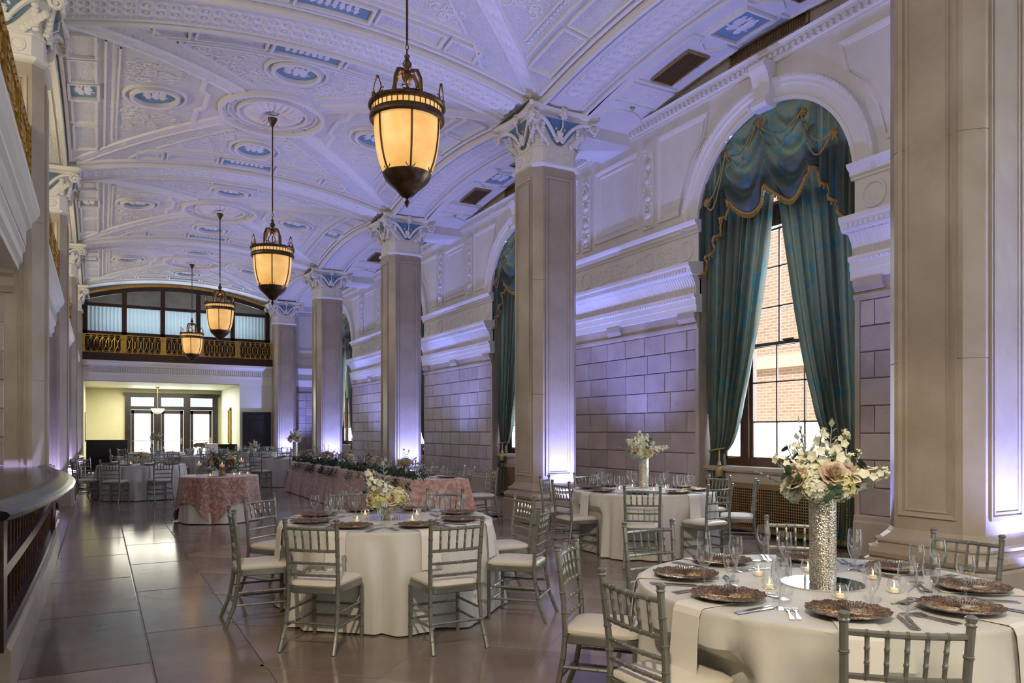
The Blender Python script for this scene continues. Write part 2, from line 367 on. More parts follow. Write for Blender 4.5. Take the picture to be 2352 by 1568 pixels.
for (y0, y1) in edges:
    if y1 < 3: continue
    sh = lambda P: [(XW+a, b) for a, b in P]
    part(MB().extr(sh(ARCH), y0-.02, y1+.02), 'architrave', TRIM, wall_r); part(MB().extr(sh(COVE), y0, y1), 'cove', TRIM, wall_r)
    part(MB().extr(sh(OVOL), y0-.05, y1+.05), 'ovolo_moulding', TRIM, wall_r); part(MB().extr(sh(FRIZ), y0, y1), 'frieze', TRIM, wall_r); part(MB().extr(sh(CORN), y0-.04, y1+.04), 'cornice', TRIM, wall_r)
    y = y0+.02
    while y < y1-.03:
        pr = [(XW-.055, 3.72), (XW-.062, 3.80), (XW-.085, 3.88), (XW-.125, 3.95), (XW-.165, 3.99)]
        for q, wdt in ((y, .028),):
            vs = []
            for (xx, zz) in pr: vs += [(xx+.02, q, zz), (xx, q+wdt*.3, zz), (xx, q+wdt*.7, zz), (xx+.02, q+wdt, zz)]
            flut.add(vs, [(i*4+k, i*4+k+1, i*4+k+5, i*4+k+4) for i in range(4) for k in range(3)])
        y += .056
    y = y0+.05
    while y < y1-.05:
        beads.box(XW-.118, XW-.10, y, y+.028, 3.635, 3.66); beads.box(XW-.235, XW-.21, y, y+.05, 4.045, 4.10); y += .07
    ym = (y0+y1)/2
    for q in (y0+.27, ym-.95, ym+.95, y1-.27): ring(rel, (XW, q, 4.45), .17, .045, .025); rel.ball((XW+.012, q, 4.45), .11, 10, 6, (.28, .8, 1))
    for qa, qb in ((y0+.5, ym-1.18), (ym-.72, ym+.72), (ym+1.18, y1-.5)):
        for k in range(60):
            u, v = rng.random(), rng.random(); yy = qa+u*(qb-qa); zz = 4.31+.28*v
            rel.ball((XW+.004, yy, zz), .022+.02*rng.random(), 6, 4, (.7, 1.3, .8))
part(flut, 'flutes', TRIM, wall_r, True, kind='stuff'); part(beads, 'bead_course', TRIM, wall_r, kind='stuff'); part(rel, 'frieze_relief', TRIM, wall_r, True, kind='stuff')
# upper wall: plaster field, panels, carved strips, archivolts, keystones, dentil cornice
dent = MB()
for (y0, y1) in edges:
    if y1 < 3: continue
    part(MB().box(XW+.01, XW+.035, y0, y1, 4.87, 6.75), 'upper_panel_field', PLAST, wall_r)
def framex(mb, x, pts, w=.05, h=.03):
    n = len(pts); cxm = sum(p[0] for p in pts)/n; czm = sum(p[1] for p in pts)/n
    loops = []
    for off, hh in ((0, 0), (.15, h), (.6, h*.75), (1, 0)):
        q = []
        for (y, z) in pts:
            d = sqrt((cxm-y)**2+(czm-z)**2); q.append((x-hh, y+(cxm-y)/d*w*off*1.2, z+(czm-z)/d*w*off*1.2))
        loops.append(q)
    mb.loft(loops, caps=False)
for bi, yc in enumerate(BAYS):
    if bi == 0: continue
    ar = MB(); prof = [(0, 0), (-.06, 0), (-.06, .05), (-.045, .06), (-.045, .19), (-.075, .21), (-.075, .25), (-.10, .28), (-.10, .32), (0, .33)]
    ar.loft([[(XW+.02+a, yc-(WH+.0+b)*cos(pi*i/36), SPR+.02+(WH+b)*sin(pi*i/36)) for a, b in prof] for i in range(37)])
    part(ar, 'archivolt', TRIM, wall_r)
    eg = MB()
    for i in range(72):
        a = pi*(i+.5)/72; eg.ball((XW-.075, yc-(WH+.30)*cos(a), SPR+.02+(WH+.30)*sin(a)), .022, 5, 4)
    part(eg, 'egg_course', TRIM, wall_r, True, kind='stuff')
    ks = MB(); kp = [(.02, 6.08), (-.16, 6.08), (-.20, 6.13), (-.19, 6.2), (-.13, 6.26), (-.13, 6.42), (-.17, 6.55), (-.24, 6.62), (-.25, 6.68), (-.22, 6.72), (.02, 6.73)]
    ks.loft([[(XW+a, yc-w, z) for a, z in kp] for w in (.15,)]+[[(XW+a, yc+.15, z) for a, z in kp]])
    for w in (-.155, .155): ks.tube([(XW-.17, yc+w*.9, 6.14), (XW-.17, yc+w*1.05, 6.14)], .06, 12); ks.tube([(XW-.2, yc+w*.9, 6.66), (XW-.2, yc+w*1.05, 6.66)], .065, 12)
    part(ks, 'keystone', TRIM, wall_r)
    for sg in (-1, 1):     # spandrel panel, carved strip and pier panel on each side
        fr = MB(); R2 = WH+.47
        pts = [(yc+sg*(R2*cos(t)), SPR+.02+R2*sin(t)) for t in [radians(q) for q in (9, 22, 35, 48)]]
        top = 6.52; xo = 2.38
        fr_pts = pts+[(yc+sg*(R2*cos(radians(52))+.02), top), (yc+sg*xo, top), (yc+sg*xo, pts[0][1])]
        framex(fr, XW+.01, fr_pts, .09, .035); framex(fr, XW+.012, [(y+(yc+sg*2.0-y)*.10, z+(5.9-z)*.08) for y, z in fr_pts], .05, .018)
        part(fr, 'panel_moulding', TRIM, wall_r)
        cs = MB().box(XW-.02, XW+.01, yc+sg*2.62-.15, yc+sg*2.62+.15, 5.02, 6.48)
        for k in range(70):
            u, v = rng.uniform(-.10, .10), rng.uniform(5.08, 6.42); cs.ball((XW-.02, yc+sg*2.62+u, v), rng.uniform(.02, .045), 6, 4, (.8, 1.2, 1))
        for z in (5.25, 5.55, 5.85, 6.1): cs.ball((XW-.02, yc+sg*2.62, z), .09, 10, 6, (.5, 1, .7))
        part(cs, 'carved_strip', TRIM, wall_r, True)
        if sg == 1:
            fp = MB(); framex(fp, XW+.01, [(yc+2.9, 5.08), (yc+4.22, 5.08), (yc+4.22, 6.45), (yc+2.9, 6.45)], .09, .035); framex(fp, XW+.012, [(yc+3.05, 5.2), (yc+4.07, 5.2), (yc+4.07, 6.33), (yc+3.05, 6.33)], .05, .018)
            part(fp, 'panel_moulding', TRIM, wall_r)
    sp = MB()
    a = [(yc-(WH+.3)*cos(pi*i/NA), SPR+(WH+.3)*sin(pi*i/NA)) for i in range(NA+1)]
    sp.add([(XW+.012, y, z) for y, z in a]+[(XW+.012, y, max(6.75, z)) for y, z in a], [(i, i+1, NA+2+i, NA+1+i) for i in range(NA)])
    part(sp, 'spandrel', PLAST, wall_r)
dcp = [(.06, 6.70), (-.02, 6.70), (-.02, 6.73), (-.04, 6.75), (-.04, 6.82), (-.09, 6.84), (-.09, 6.87), (-.13, 6.90), (.06, 6.92)]
part(MB().extr([(XW+a, b) for a, b in dcp], 2.0, YE), 'cornice', TRIM, wall_r)
y = 2.2
while y < YE: dent.box(XW-.085, XW-.035, y, y+.05, 6.755, 6.815); y += .10
part(dent, 'dentil_course', TRIM, wall_r, kind='stuff')
part(MB().box(XW+.005, XW+.032, 2.0, YE, 6.9, ZT), 'lunette', STONE, wall_r)
for yc in BAYS[1:4]:      # brass grille above each keystone
    gr = MB(); 
    for a, b, c, d in ((-.72, .72, 6.95, 6.985), (-.72, .72, 7.155, 7.19), (-.72, -.68, 6.95, 7.19), (.68, .72, 6.95, 7.19)): gr.box(XW-.03, XW+.01, yc+a, yc+b, c, d)
    for k in range(48): gr.box(XW-.012, XW-.004, yc-.68+k*.0285, yc-.672+k*.0285, 6.98, 7.16)
    for k in range(6): gr.box(XW-.013, XW-.004, yc-.68, yc+.68, 7.0+k*.028, 7.006+k*.028)
    go = part(gr, 'vent_grille', BRASS, wall_r); part(MB().box(XW-.003, XW+.002, yc-.69, yc+.69, 6.97, 7.17), 'grille_backing', GRILLD, wall_r)
# ================================================================== left wall, gallery, end wall, back wall
wl = struct(MB().box(-3.3, -3.0, YB, YA, 0, ZT), 'wall_left', MARB)
ENT = [(-.9, 3.45), (.0, 3.45), (.0, 3.52), (.04, 3.55), (.04, 3.66), (.07, 3.69), (.07, 3.72), (.02, 3.74), (.03, 3.85), (.09, 3.95), (.13, 3.98), (.13, 4.03), (.17, 4.08), (.21, 4.15), (.21, 4.22), (-.9, 4.22)]
for i in range(5):
    y0, y1 = COLY[i]+.40, COLY[i+1]-.40
    e = MB().extr([(-.85+a, b) for a, b in ENT], y0, y1); e.box(-3.0, -1.5, y0-.4, y1+.4, 3.45, 4.22)
    gal = part(e, 'gallery_front', TRIM, wl)
    dd = MB(); y = y0+.03
    while y < y1-.03: dd.box(-.815, -.775, y, y+.028, 3.74, 3.93); y += .056
    part(dd, 'gallery_flutes', TRIM, wl, kind='stuff')
def railing(name, label, x0, x1, z0, nposts, span, axis, fixed, npan):
    """gilded balcony railing: dark base, gold posts, ovals crossing between upright bars"""
    r = thing(name, label, 'railing')
    P = (lambda a, d, z: (fixed+d, a, z)) if axis == 'y' else (lambda a, d, z: (a, fixed+d, z))
    def bx(mb, a0, a1, d0, d1, zz0, zz1):
        p, q = P(a0, d0, zz0), P(a1, d1, zz1); mb.box(min(p[0], q[0]), max(p[0], q[0]), min(p[1], q[1]), max(p[1], q[1]), zz0, zz1)
    b = MB(); bx(b, x0, x1, -.05, .05, z0, z0+.30); part(b, 'base_board', WOOD, r)
    b = MB(); bx(b, x0, x1, .05, .07, z0+.30, z0+1.0) if axis == 'x' else bx(b, x0, x1, -.07, -.05, z0+.30, z0+1.0); part(b, 'backing_panel', IRONR, r)
    b = MB(); bx(b, x0, x1, -.035, .035, z0+.97, z0+1.0); bx(b, x0, x1, -.02, .02, z0+.90, z0+.915); bx(b, x0, x1, -.02, .02, z0+.36, z0+.375); bx(b, x0, x1, -.03, .03, z0+.30, z0+.325); part(b, 'rail', GOLD, r)
    w = (x1-x0)/npan
    for p in range(npan+1):
        a = x0+p*w; b = MB(); bx(b, max(x0, a-.10), min(x1, a+.10), -.04, .04, z0+.30, z0+.98)
        for k in range(7): bx(b, max(x0, a-.07), min(x1, a+.07), -.055, .055, z0+.34+k*.09, z0+.39+k*.09)
        part(b, 'post', GOLD, r)
    for p in range(npan):
        a0 = x0+p*w+.10; ww = (w-.20)/6
        bars = MB(); kn = MB()
        for k in range(6):
            c = a0+(k+.5)*ww
            for s in (-1, 1): bars.tube([P(c+s*ww*.5*(1-sin(pi*t/8)), 0, z0+.375+t/8*.53) for t in range(9)], .011, 5)
            if k: bars.tube([P(a0+k*ww, 0, z0+.36), P(a0+k*ww, 0, z0+.91)], .010, 5)
            kn.ball(P(c, 0, z0+.64), .035, 6, 4)
        for k in range(7):
            c = a0+k*ww; kn.ball(P(c, 0, z0+.93), .045, 6, 4); kn.ball(P(c, 0, z0+.345), .045, 6, 4)
        part(bars, 'lattice', GOLD, r, True, kind='stuff'); part(kn, 'ornament', GOLD, r, True, kind='stuff')
    return r
rl = {1: 'gilded gallery railing above the bowed dark bar', 2: 'gilded gallery railing past the first marble column of the bar side', 3: 'gilded gallery railing two bays beyond the bar', 4: 'gilded gallery railing beside the end balcony'}
for i in (1, 2, 3, 4): railing('gallery_railing', rl[i], COLY[i]+.42, COLY[i+1]-.42, 4.22, 0, 0, 'y', -.78, 5)
# end wall with the balcony above and the alcove with glass doors below
we = MB(); we.box(5.05, XW+.7, YE, YE+.3, 0, 3.45); we.box(-3.0, -.55, YE, YE+.3, 0, 3.45); we.box(-3.0, XW+.7, YE, YE+.3, 3.45, 4.22); we.box(XR+.3, XW+.7, YE, YE+.3, 3.4, ZT); we.box(-3.0, XL-.2, YE, YE+.3, 3.4, ZT)
wall_e = struct(we, 'wall_end', CREAMW)
part(MB().extr([(YE+.05, 3.45), (YE-.03, 3.45), (YE-.03, 3.70), (YE-.06, 3.72), (YE-.06, 3.78), (YE-.02, 3.80), (YE-.02, 4.0), (YE-.08, 4.02), (YE-.10, 4.08), (YE-.18, 4.13), (YE-.20, 4.22), (YE+.05, 4.22)], -.58, 6.33, 'x'), 'entablature', TRIM, wall_e)
dd = MB(); x = -.5
while x < 6.3: dd.box(x, x+.04, YE-.055, YE-.015, 3.81, 3.99); x += .08
part(dd, 'fluted_band', TRIM, wall_e, kind='stuff')
railing('balcony_railing', 'long gilded lattice railing across the end balcony under the arched window', -.6, 6.35, 4.22, 0, 0, 'x', YE-.06, 5)
# aisle end wall: pale panels above, stone below
ae = MB().box(7.0, XW, YE-.04, YE, 0, 3.45); part(ae, 'aisle_stone', JOINT, wall_e)
for r in range(8):
    for k, (a, b) in enumerate(((7.25, 7.75), (7.75, 8.28))): block(YE-.07, a, b, ZROW[r], ZROW[r+1], wall_e, 'y')
fp = MB(); fp.box(7.0, XW, YE-.05, YE, 3.45, 7.2); part(fp, 'aisle_plaster', PLAST, wall_e)
fp = MB(); fp.extr([(YE, 3.43), (YE-.12, 3.43), (YE-.16, 3.70), (YE, 3.70)], 7.0, XW, 'x'); fp.extr([(YE, 3.95), (YE-.12, 3.95), (YE-.2, 4.2), (YE, 4.2)], 7.0, XW, 'x'); fp.extr([(YE, 6.6), (YE-.1, 6.62), (YE-.16, 6.8), (YE, 6.85)], 7.0, XW, 'x')
for a, b in ((4.35, 4.75), (4.95, 6.45)):
    for p, q, r, s in ((7.3, 8.2, a, a+.05), (7.3, 8.2, b-.05, b), (7.3, 7.35, a, b), (8.15, 8.2, a, b)): fp.box(p, q, YE-.075, YE-.04, r, s)
part(fp, 'moulding', TRIM, wall_e)
# arched balcony glazing
ba = thing('balcony_window', 'wide arched dark wood window with pale curtains above the end balcony', 'window', (0, YE+.55, 0))
def archz(x, crown=7.32): return crown-(10.5-sqrt(10.5**2-(x-XC)**2))
fr = MB(); N_ = 24
xs = [-.6+6.95*i/N_ for i in range(N_+1)]
fr.loft([[(x, -.05, archz(x)-.18), (x, -.05, archz(x)), (x, .06, archz(x)), (x, .06, archz(x)-.18)] for x in xs])
for x in (-.52, .83, 2.2, 3.52, 4.85, 6.25): fr.box(x-.085, x+.085, -.06, .06, 4.25, archz(x)-.02)
fr.box(-.6, 6.35, -.05, .05, 6.36, 6.48); fr.box(-.6, 6.35, -.06, .06, 5.20, 5.40); fr.box(-.6, 6.35, -.04, .06, 4.22, 5.2)
part(fr, 'frame', WOOD, ba)
lu = MB(); lu.add([(x, .02, archz(x)-.02) for x in xs]+[(x, .02, ZT+.2) for x in xs], [(i, i+1, N_+2+i, N_+1+i) for i in range(N_)]); part(lu, 'arch_spandrel', PLAST, ba)
part(MB().loft([[(x, -.055, archz(x)-.005), (x, -.07, archz(x)+.09), (x, .05, archz(x)+.09), (x, .05, archz(x)-.005)] for x in xs]), 'gilded_arch_edge', GOLD, ba)
for k, (a, b) in enumerate(((-.43, .75), (.92, 2.11), (2.29, 3.43), (3.61, 4.76), (4.94, 6.16))):
    part(MB().add([(a, .0, 6.48), (b, 0, 6.48), (b, 0, archz(b)-.15), ((a+b)/2, 0, archz((a+b)/2)-.15), (a, 0, archz(a)-.15)], [(0, 1, 2, 3, 4)]), 'pane', PANE, ba)
    part(MB().add([(a, .0, 5.40), (b, 0, 5.40), (b, 0, 6.36), (a, 0, 6.36)], [(0, 1, 2, 3)]), 'pane', PANE, ba)
    part(MB().grid(lambda u, v: (a+(b-a)*u, .16+.03*sin(u*2*pi*9+.6*sin(v*3)), 5.3+1.1*v), 90, 4), 'drape', SHEERC, ba, True)
struct(MB().box(-.8, 6.6, YE+2.2, YE+2.3, 4.2, ZT).box(-.8, 6.6, YE+.3, YE+2.3, 4.0, 4.1), 'wall_balcony', STONE)
# alcove
struct(MB().box(-.85, -.55, YE+.3, YA, 0, 3.5), 'wall_alcove_left', YELW); struct(MB().box(5.05, 5.35, YE+.3, YA, 0, 3.5), 'wall_alcove_right', CREAMW)
al = MB(); al.box(-.85, .98, YA, YA+.25, 0, 3.5); al.box(4.91, 5.35, YA, YA+.25, 0, 3.5); al.box(.98, 4.91, YA, YA+.25, 3.23, 3.5)
wa = struct(al, 'wall_alcove', YELW)
struct(MB().box(-.55, 5.05, YE, YA, 3.45, 3.6), 'ceiling_alcove', CREAMW)
light('balcony_drape_fill', 'AREA', (2.9, YE+1.7, 6.0), (.80, .90, 1), 110, target=(2.9, YE, 5.85), shape='RECTANGLE', size=6, size_y=.8)  # unseen fill added behind the glazing to brighten the drapes
d1 = thing('door_1', 'three tall glazed dark wood doors with transoms at the end of the hall', 'door', (0, YA-.02, 0)); d1['kind'] = 'structure'
fr = MB(); fr.box(.93, 4.96, -.10, .1, 3.12, 3.24); fr.box(.88, 5.01, -.14, .1, 3.22, 3.27)
for a, b in ((.98, 1.22), (2.16, 2.46), (3.40, 3.70), (4.66, 4.91)): fr.box(a, b, -.07, .1, 0, 3.2)
for a, b in ((1.22, 2.16), (2.46, 3.40), (3.70, 4.66)): fr.box(a, b, -.06, .1, 2.50, 2.66); fr.box(a, b, -.05, .1, 3.06, 3.14)
part(fr, 'door_frame', DOORW, d1)
for a, b in ((1.22, 2.16), (2.46, 3.40), (3.70, 4.66)):
    lf = MB(); lf.box(a+.01, a+.13, -.03, .03, .02, 2.49); lf.box(b-.13, b-.01, -.03, .03, .02, 2.49); lf.box(a+.01, b-.01, -.03, .03, 2.33, 2.49); lf.box(a+.01, b-.01, -.03, .03, .02, .30)
    lo = part(lf, 'door_leaf', DOORW, d1)
    part(MB().box(a+.13, b-.13, -.004, .004, .30, 2.33), 'pane', FROST, lo); part(MB().box(a+.06, b-.06, -.10, -.075, 1.06, 1.09), 'push_bar', SILV, lo)
    part(MB().box(b-.115, b-.045, -.075, -.03, .93, 1.22), 'door_handle', BRASS, lo)
    part(MB().box(a, b, -.004, .004, 2.66, 3.06), 'transom_pane', PANE, d1)
d2 = thing('door_2', 'dark panelled door in the cream wall beside the alcove', 'door', (5.72, YE-.03, 0)); d2['kind'] = 'structure'
part(MB().box(-.56, .56, -.05, .02, 0, 2.32), 'door_frame', NAVYD, d2)
lf = MB(); lf.box(-.44, .44, -.075, -.05, .02, 2.2)
for a, b, c, d in ((-.30, .30, 1.0, 1.03), (-.30, .30, 1.97, 2.0), (-.30, -.27, 1.0, 2.0), (.27, .30, 1.0, 2.0), (-.30, .30, .2, .23), (-.30, .30, .77, .8), (-.3, -.27, .2, .8), (.27, .3, .2, .8)): lf.box(a, b, -.09, -.07, c, d)
part(lf, 'door_leaf', NAVYD, d2)
# back wall behind the camera with an opening invented for the added fill light
bw = MB(); bw.box(-3.3, 0, YB-.3, YB, 0, ZT); bw.box(6, XW+.7, YB-.3, YB, 0, ZT); bw.box(0, 6, YB-.3, YB, 0, .8); bw.box(0, 6, YB-.3, YB, 5.4, ZT)
struct(bw, 'wall_back', MARB)
rf = MB().box(-3.4, XW+.8, YB-.4, YE+2.4, ZT+.35, ZT+.6); rf.box(-3.4, XW+.8, YB-.4, YB-.3, 0, ZT+.4); rf.box(-3.45, -3.3, YB-.4, YA+.3, 0, ZT+.4); rf.box(-1.2, 7, YE, YA+.3, 3.6, 3.75); rf.box(XW+.03, XW+.75, YB, YE, ZT, ZT+.4); rf.box(-3.3, XW+.75, YE+2.3, YE+2.4, 3.6, ZT+.4); rf.box(-3.3, -.85, YE+.3, YA+.2, 0, 4); rf.box(6.6, XW+.75, YE+.3, YE+2.4, 3.4, ZT+.4); rf.box(-3.3, -.8, YE+.3, YE+2.4, 3.4, ZT+.4)
struct(rf, 'roof_light_seal', STONE)  # unseen slabs added around the hall to stop light leaking in
# ================================================================== ceiling vaults
def sagX(d): return 12.5-sqrt(12.5**2-d*d)
def sagY(d): return 16.5-sqrt(16.5**2-d*d)
HX, HY = 3.45, 3.11
def zweb(x, y, yc):
    dx, dy = x-XC, y-yc
    return max(7.60-.12*(dy/HY)**2-sagX(dx), 7.60-.31*(dx/HX)**2-sagY(dy))
def zais(x, y, yc): return 7.17-(13.6-sqrt(13.6**2-(y-yc)**2))
ce = MB()
for yc in BAYS:
    ce.grid(lambda u, v: (XC-HX+2*HX*u, yc-HY+2*HY*v, zweb(XC-HX+2*HX*u, yc-HY+2*HY*v, yc)), 56, 56)
ceil = struct(ce, 'ceiling', RELIEF, True)
ai = MB()
for yc in BAYS:
    for xa, xb in ((XR+.45, XW+.05), (-3.0, XL-.45)): ai.grid(lambda u, v: (xa+(xb-xa)*u, yc-3.56+7.12*v, zais(0, yc-3.56+7.12*v, yc)), 4, 40)
part(ai, 'aisle_vault', PLAST, ceil, True)
def strip(mb, path, zf, w, h, closed=False):
    P = []; m = len(path)
    for i in range(m):
        a = path[i-1] if (i or closed) else path[0]; b = path[(i+1) % m] if (i < m-1 or closed) else path[-1]
        t = Vector((b[0]-a[0], b[1]-a[1])); t = t.normalized() if t.length > 0 else Vector((1, 0)); nn = (-t.y, t.x)
        for k, hh in ((-.5, -.004), (-.40, h*1.7), (.40, h*1.7), (.5, -.004)):
            x, y = path[i][0]+nn[0]*w*k, path[i][1]+nn[1]*w*k; P.append((x, y, zf(x, y)-hh))
    R = m if closed else m-1
    mb.add(P, [(i*4+k, i*4+k+1, ((i+1) % m)*4+k+1, ((i+1) % m)*4+k) for i in range(R) for k in range(3)])
def dense(pts, closed=False, d=.14):
    out = []; m = len(pts)
    for i in range(m if closed else m-1):
        a, b = pts[i], pts[(i+1) % m]; n = max(1, int(math.dist(a, b)/d)); out += [(a[0]+(b[0]-a[0])*k/n, a[1]+(b[1]-a[1])*k/n) for k in range(n)]
    if not closed: out.append(pts[-1])
    return out
def rect(xa, xb, ya, yb): return [(xa, ya), (xb, ya), (xb, yb), (xa, yb)]
def figures(mb, cx, cyy, zf, w, h, n, rg):
    """low white relief of draped figures, laid on the vault"""
    for k in range(n):
        fx = cx+w*((k+.5)/n-.5)*.8; s = h*.5
        for (ax, ay, rr, ex, ey) in ((0, .55, .17, 1, 1), (.02, .22, .24, .8, 1.2), (-.05, -.2, .26, .9, 1.3), (.22, .3, .12, 1.8, .6), (-.24, .28, .12, 1.6, .6), (.14, -.6, .12, .7, 1.8), (-.18, -.58, .12, .8, 1.7)):
            ax += rg.uniform(-.08, .08); ay += rg.uniform(-.06, .06)
            x, y = fx+ax*s, cyy+ay*s
            mb.ball((x, y, zf(x, y)-.010), rr*s*1.45, 7, 5, (ex, ey, .22))
def guilloche(path, zf, r=.15, stepk=.9):
    mb = MB(); acc = 0; last = path[0]
    tot = [0]
    for a, b in zip(path, path[1:]): tot.append(tot[-1]+math.dist(a, b))
    d = r*stepk; s = r; rows = []
    while s < tot[-1]-r:
        i = max(j for j in range(len(tot)) if tot[j] <= s); i = min(i, len(path)-2); f = (s-tot[i])/(tot[i+1]-tot[i]); x = path[i][0]+(path[i+1][0]-path[i][0])*f; y = path[i][1]+(path[i+1][1]-path[i][1])*f
        t = Vector((path[i+1][0]-path[i][0], path[i+1][1]-path[i][1])).normalized(); nn = Vector((-t.y, t.x))
        for off in (-.62, .62):
            cxx, cyy = x+nn.x*off*r, y+nn.y*off*r; vs = []; n = 9
            for k in range(n):
                a = 2*pi*k/n
                for rr, hh in ((r*.42, 0), (r*.58, .022), (r*.74, .022), (r*.9, 0)):
                    px, py = cxx+rr*cos(a), cyy+rr*sin(a); vs.append((px, py, zf(px, py)-hh))
            mb.add(vs, [(k*4+i2, k*4+i2+1, ((k+1) % n)*4+i2+1, ((k+1) % n)*4+i2) for k in range(n) for i2 in range(3)])
            mb.ball((cxx, cyy, zf(cxx, cyy)), r*.22, 5, 4, (1, 1, .6))
        s += d*1.35
    return mb
def dotline(mb, path, zf, sp=.075, r=.02):
    tot = 0; nxt = 0
    for a, b in zip(path, path[1:]):
        L_ = math.dist(a, b)
        while nxt <= tot+L_:
            f = (nxt-tot)/L_; x, y = a[0]+(b[0]-a[0])*f, a[1]+(b[1]-a[1])*f; q = zf(x, y)
            mb.add([(x-r, y-r, q), (x+r, y-r, q), (x+r, y+r, q), (x-r, y+r, q), (x, y, q-r)], [(0, 1, 4), (1, 2, 4), (2, 3, 4), (3, 0, 4)]); nxt += sp
        tot += L_
rgc = random.Random(11)
for ci, yb in enumerate(COLY):       # transverse arches
    if yb > YE-1: ylo, yhi = yb-.45, yb+.2
    else: ylo, yhi = yb-.45, yb+.45
    zb = lambda x, y: 7.40-sagX(x-XC)
    tb = MB(); n = 48; xs = [XL-.2+(XR-XL+.4)*i/n for i in range(n+1)]
    tb.loft([[(x, ylo, zb(x, 0)+.12), (x, ylo, zb(x, 0)), (x, yhi, zb(x, 0)), (x, yhi, zb(x, 0)+.12)] for x in xs])
    for xa, xb in ((XR+.2, XW+.03), (-3.0, XL-.2)): tb.box(xa, xb, ylo, yhi, 6.60, 6.9)
    band = part(tb, 'transverse_arch', PLAST, ceil)
    if ci in (0, 5): continue
    mid = dense([(XL+.5, yb), (XR-.5, yb)]); part(guilloche(mid, zb), 'guilloche', TRIM, band, True, kind='stuff')
    ed = MB()
    for o in (-.41, .41): strip(ed, dense([(XL, yb+o), (XR, yb+o)]), zb, .07, .035)
    for o in (-.31, .31): strip(ed, dense([(XL+.4, yb+o), (XR-.4, yb+o)]), zb, .03, .018)
    for o in (-.355, .355, -.27, .27): dotline(ed, dense([(XL+.4, yb+o), (XR-.4, yb+o)]), zb)
    part(ed, 'band_moulding', TRIM, band, kind='stuff')
for yc in BAYS:                      # longitudinal arches between the columns
    for xb in (XR, XL):
        zb = lambda x, y: 7.20-sagY(y-yc)
        lb = MB(); n = 36; ys = [yc-3.56+7.12*i/n for i in range(n+1)]
        lb.loft([[(xb-.45, y, zb(0, y)+.35), (xb-.45, y, zb(0, y)), (xb+.45, y, zb(0, y)), (xb+.45, y, zb(0, y)+.35)] for y in ys])
        band = part(lb, 'longitudinal_arch', PLAST, ceil)
        if yc < 3: continue
        part(guilloche(dense([(xb, yc-2.75), (xb, yc+2.75)]), zb), 'guilloche', TRIM, band, True, kind='stuff')
        ed = MB()
        for o in (-.41, .41): strip(ed, dense([(xb+o, yc-3.2), (xb+o, yc+3.2)]), zb, .07, .035)
        for o in (-.30, .30): strip(ed, dense([(xb+o, yc-2.9), (xb+o, yc+2.9)]), zb, .03, .018)
        for o in (-.355, .355, .26, -.26): dotline(ed, dense([(xb+o, yc-2.9), (xb+o, yc+2.9)]), zb)
        part(ed, 'band_moulding', TRIM, band, kind='stuff')
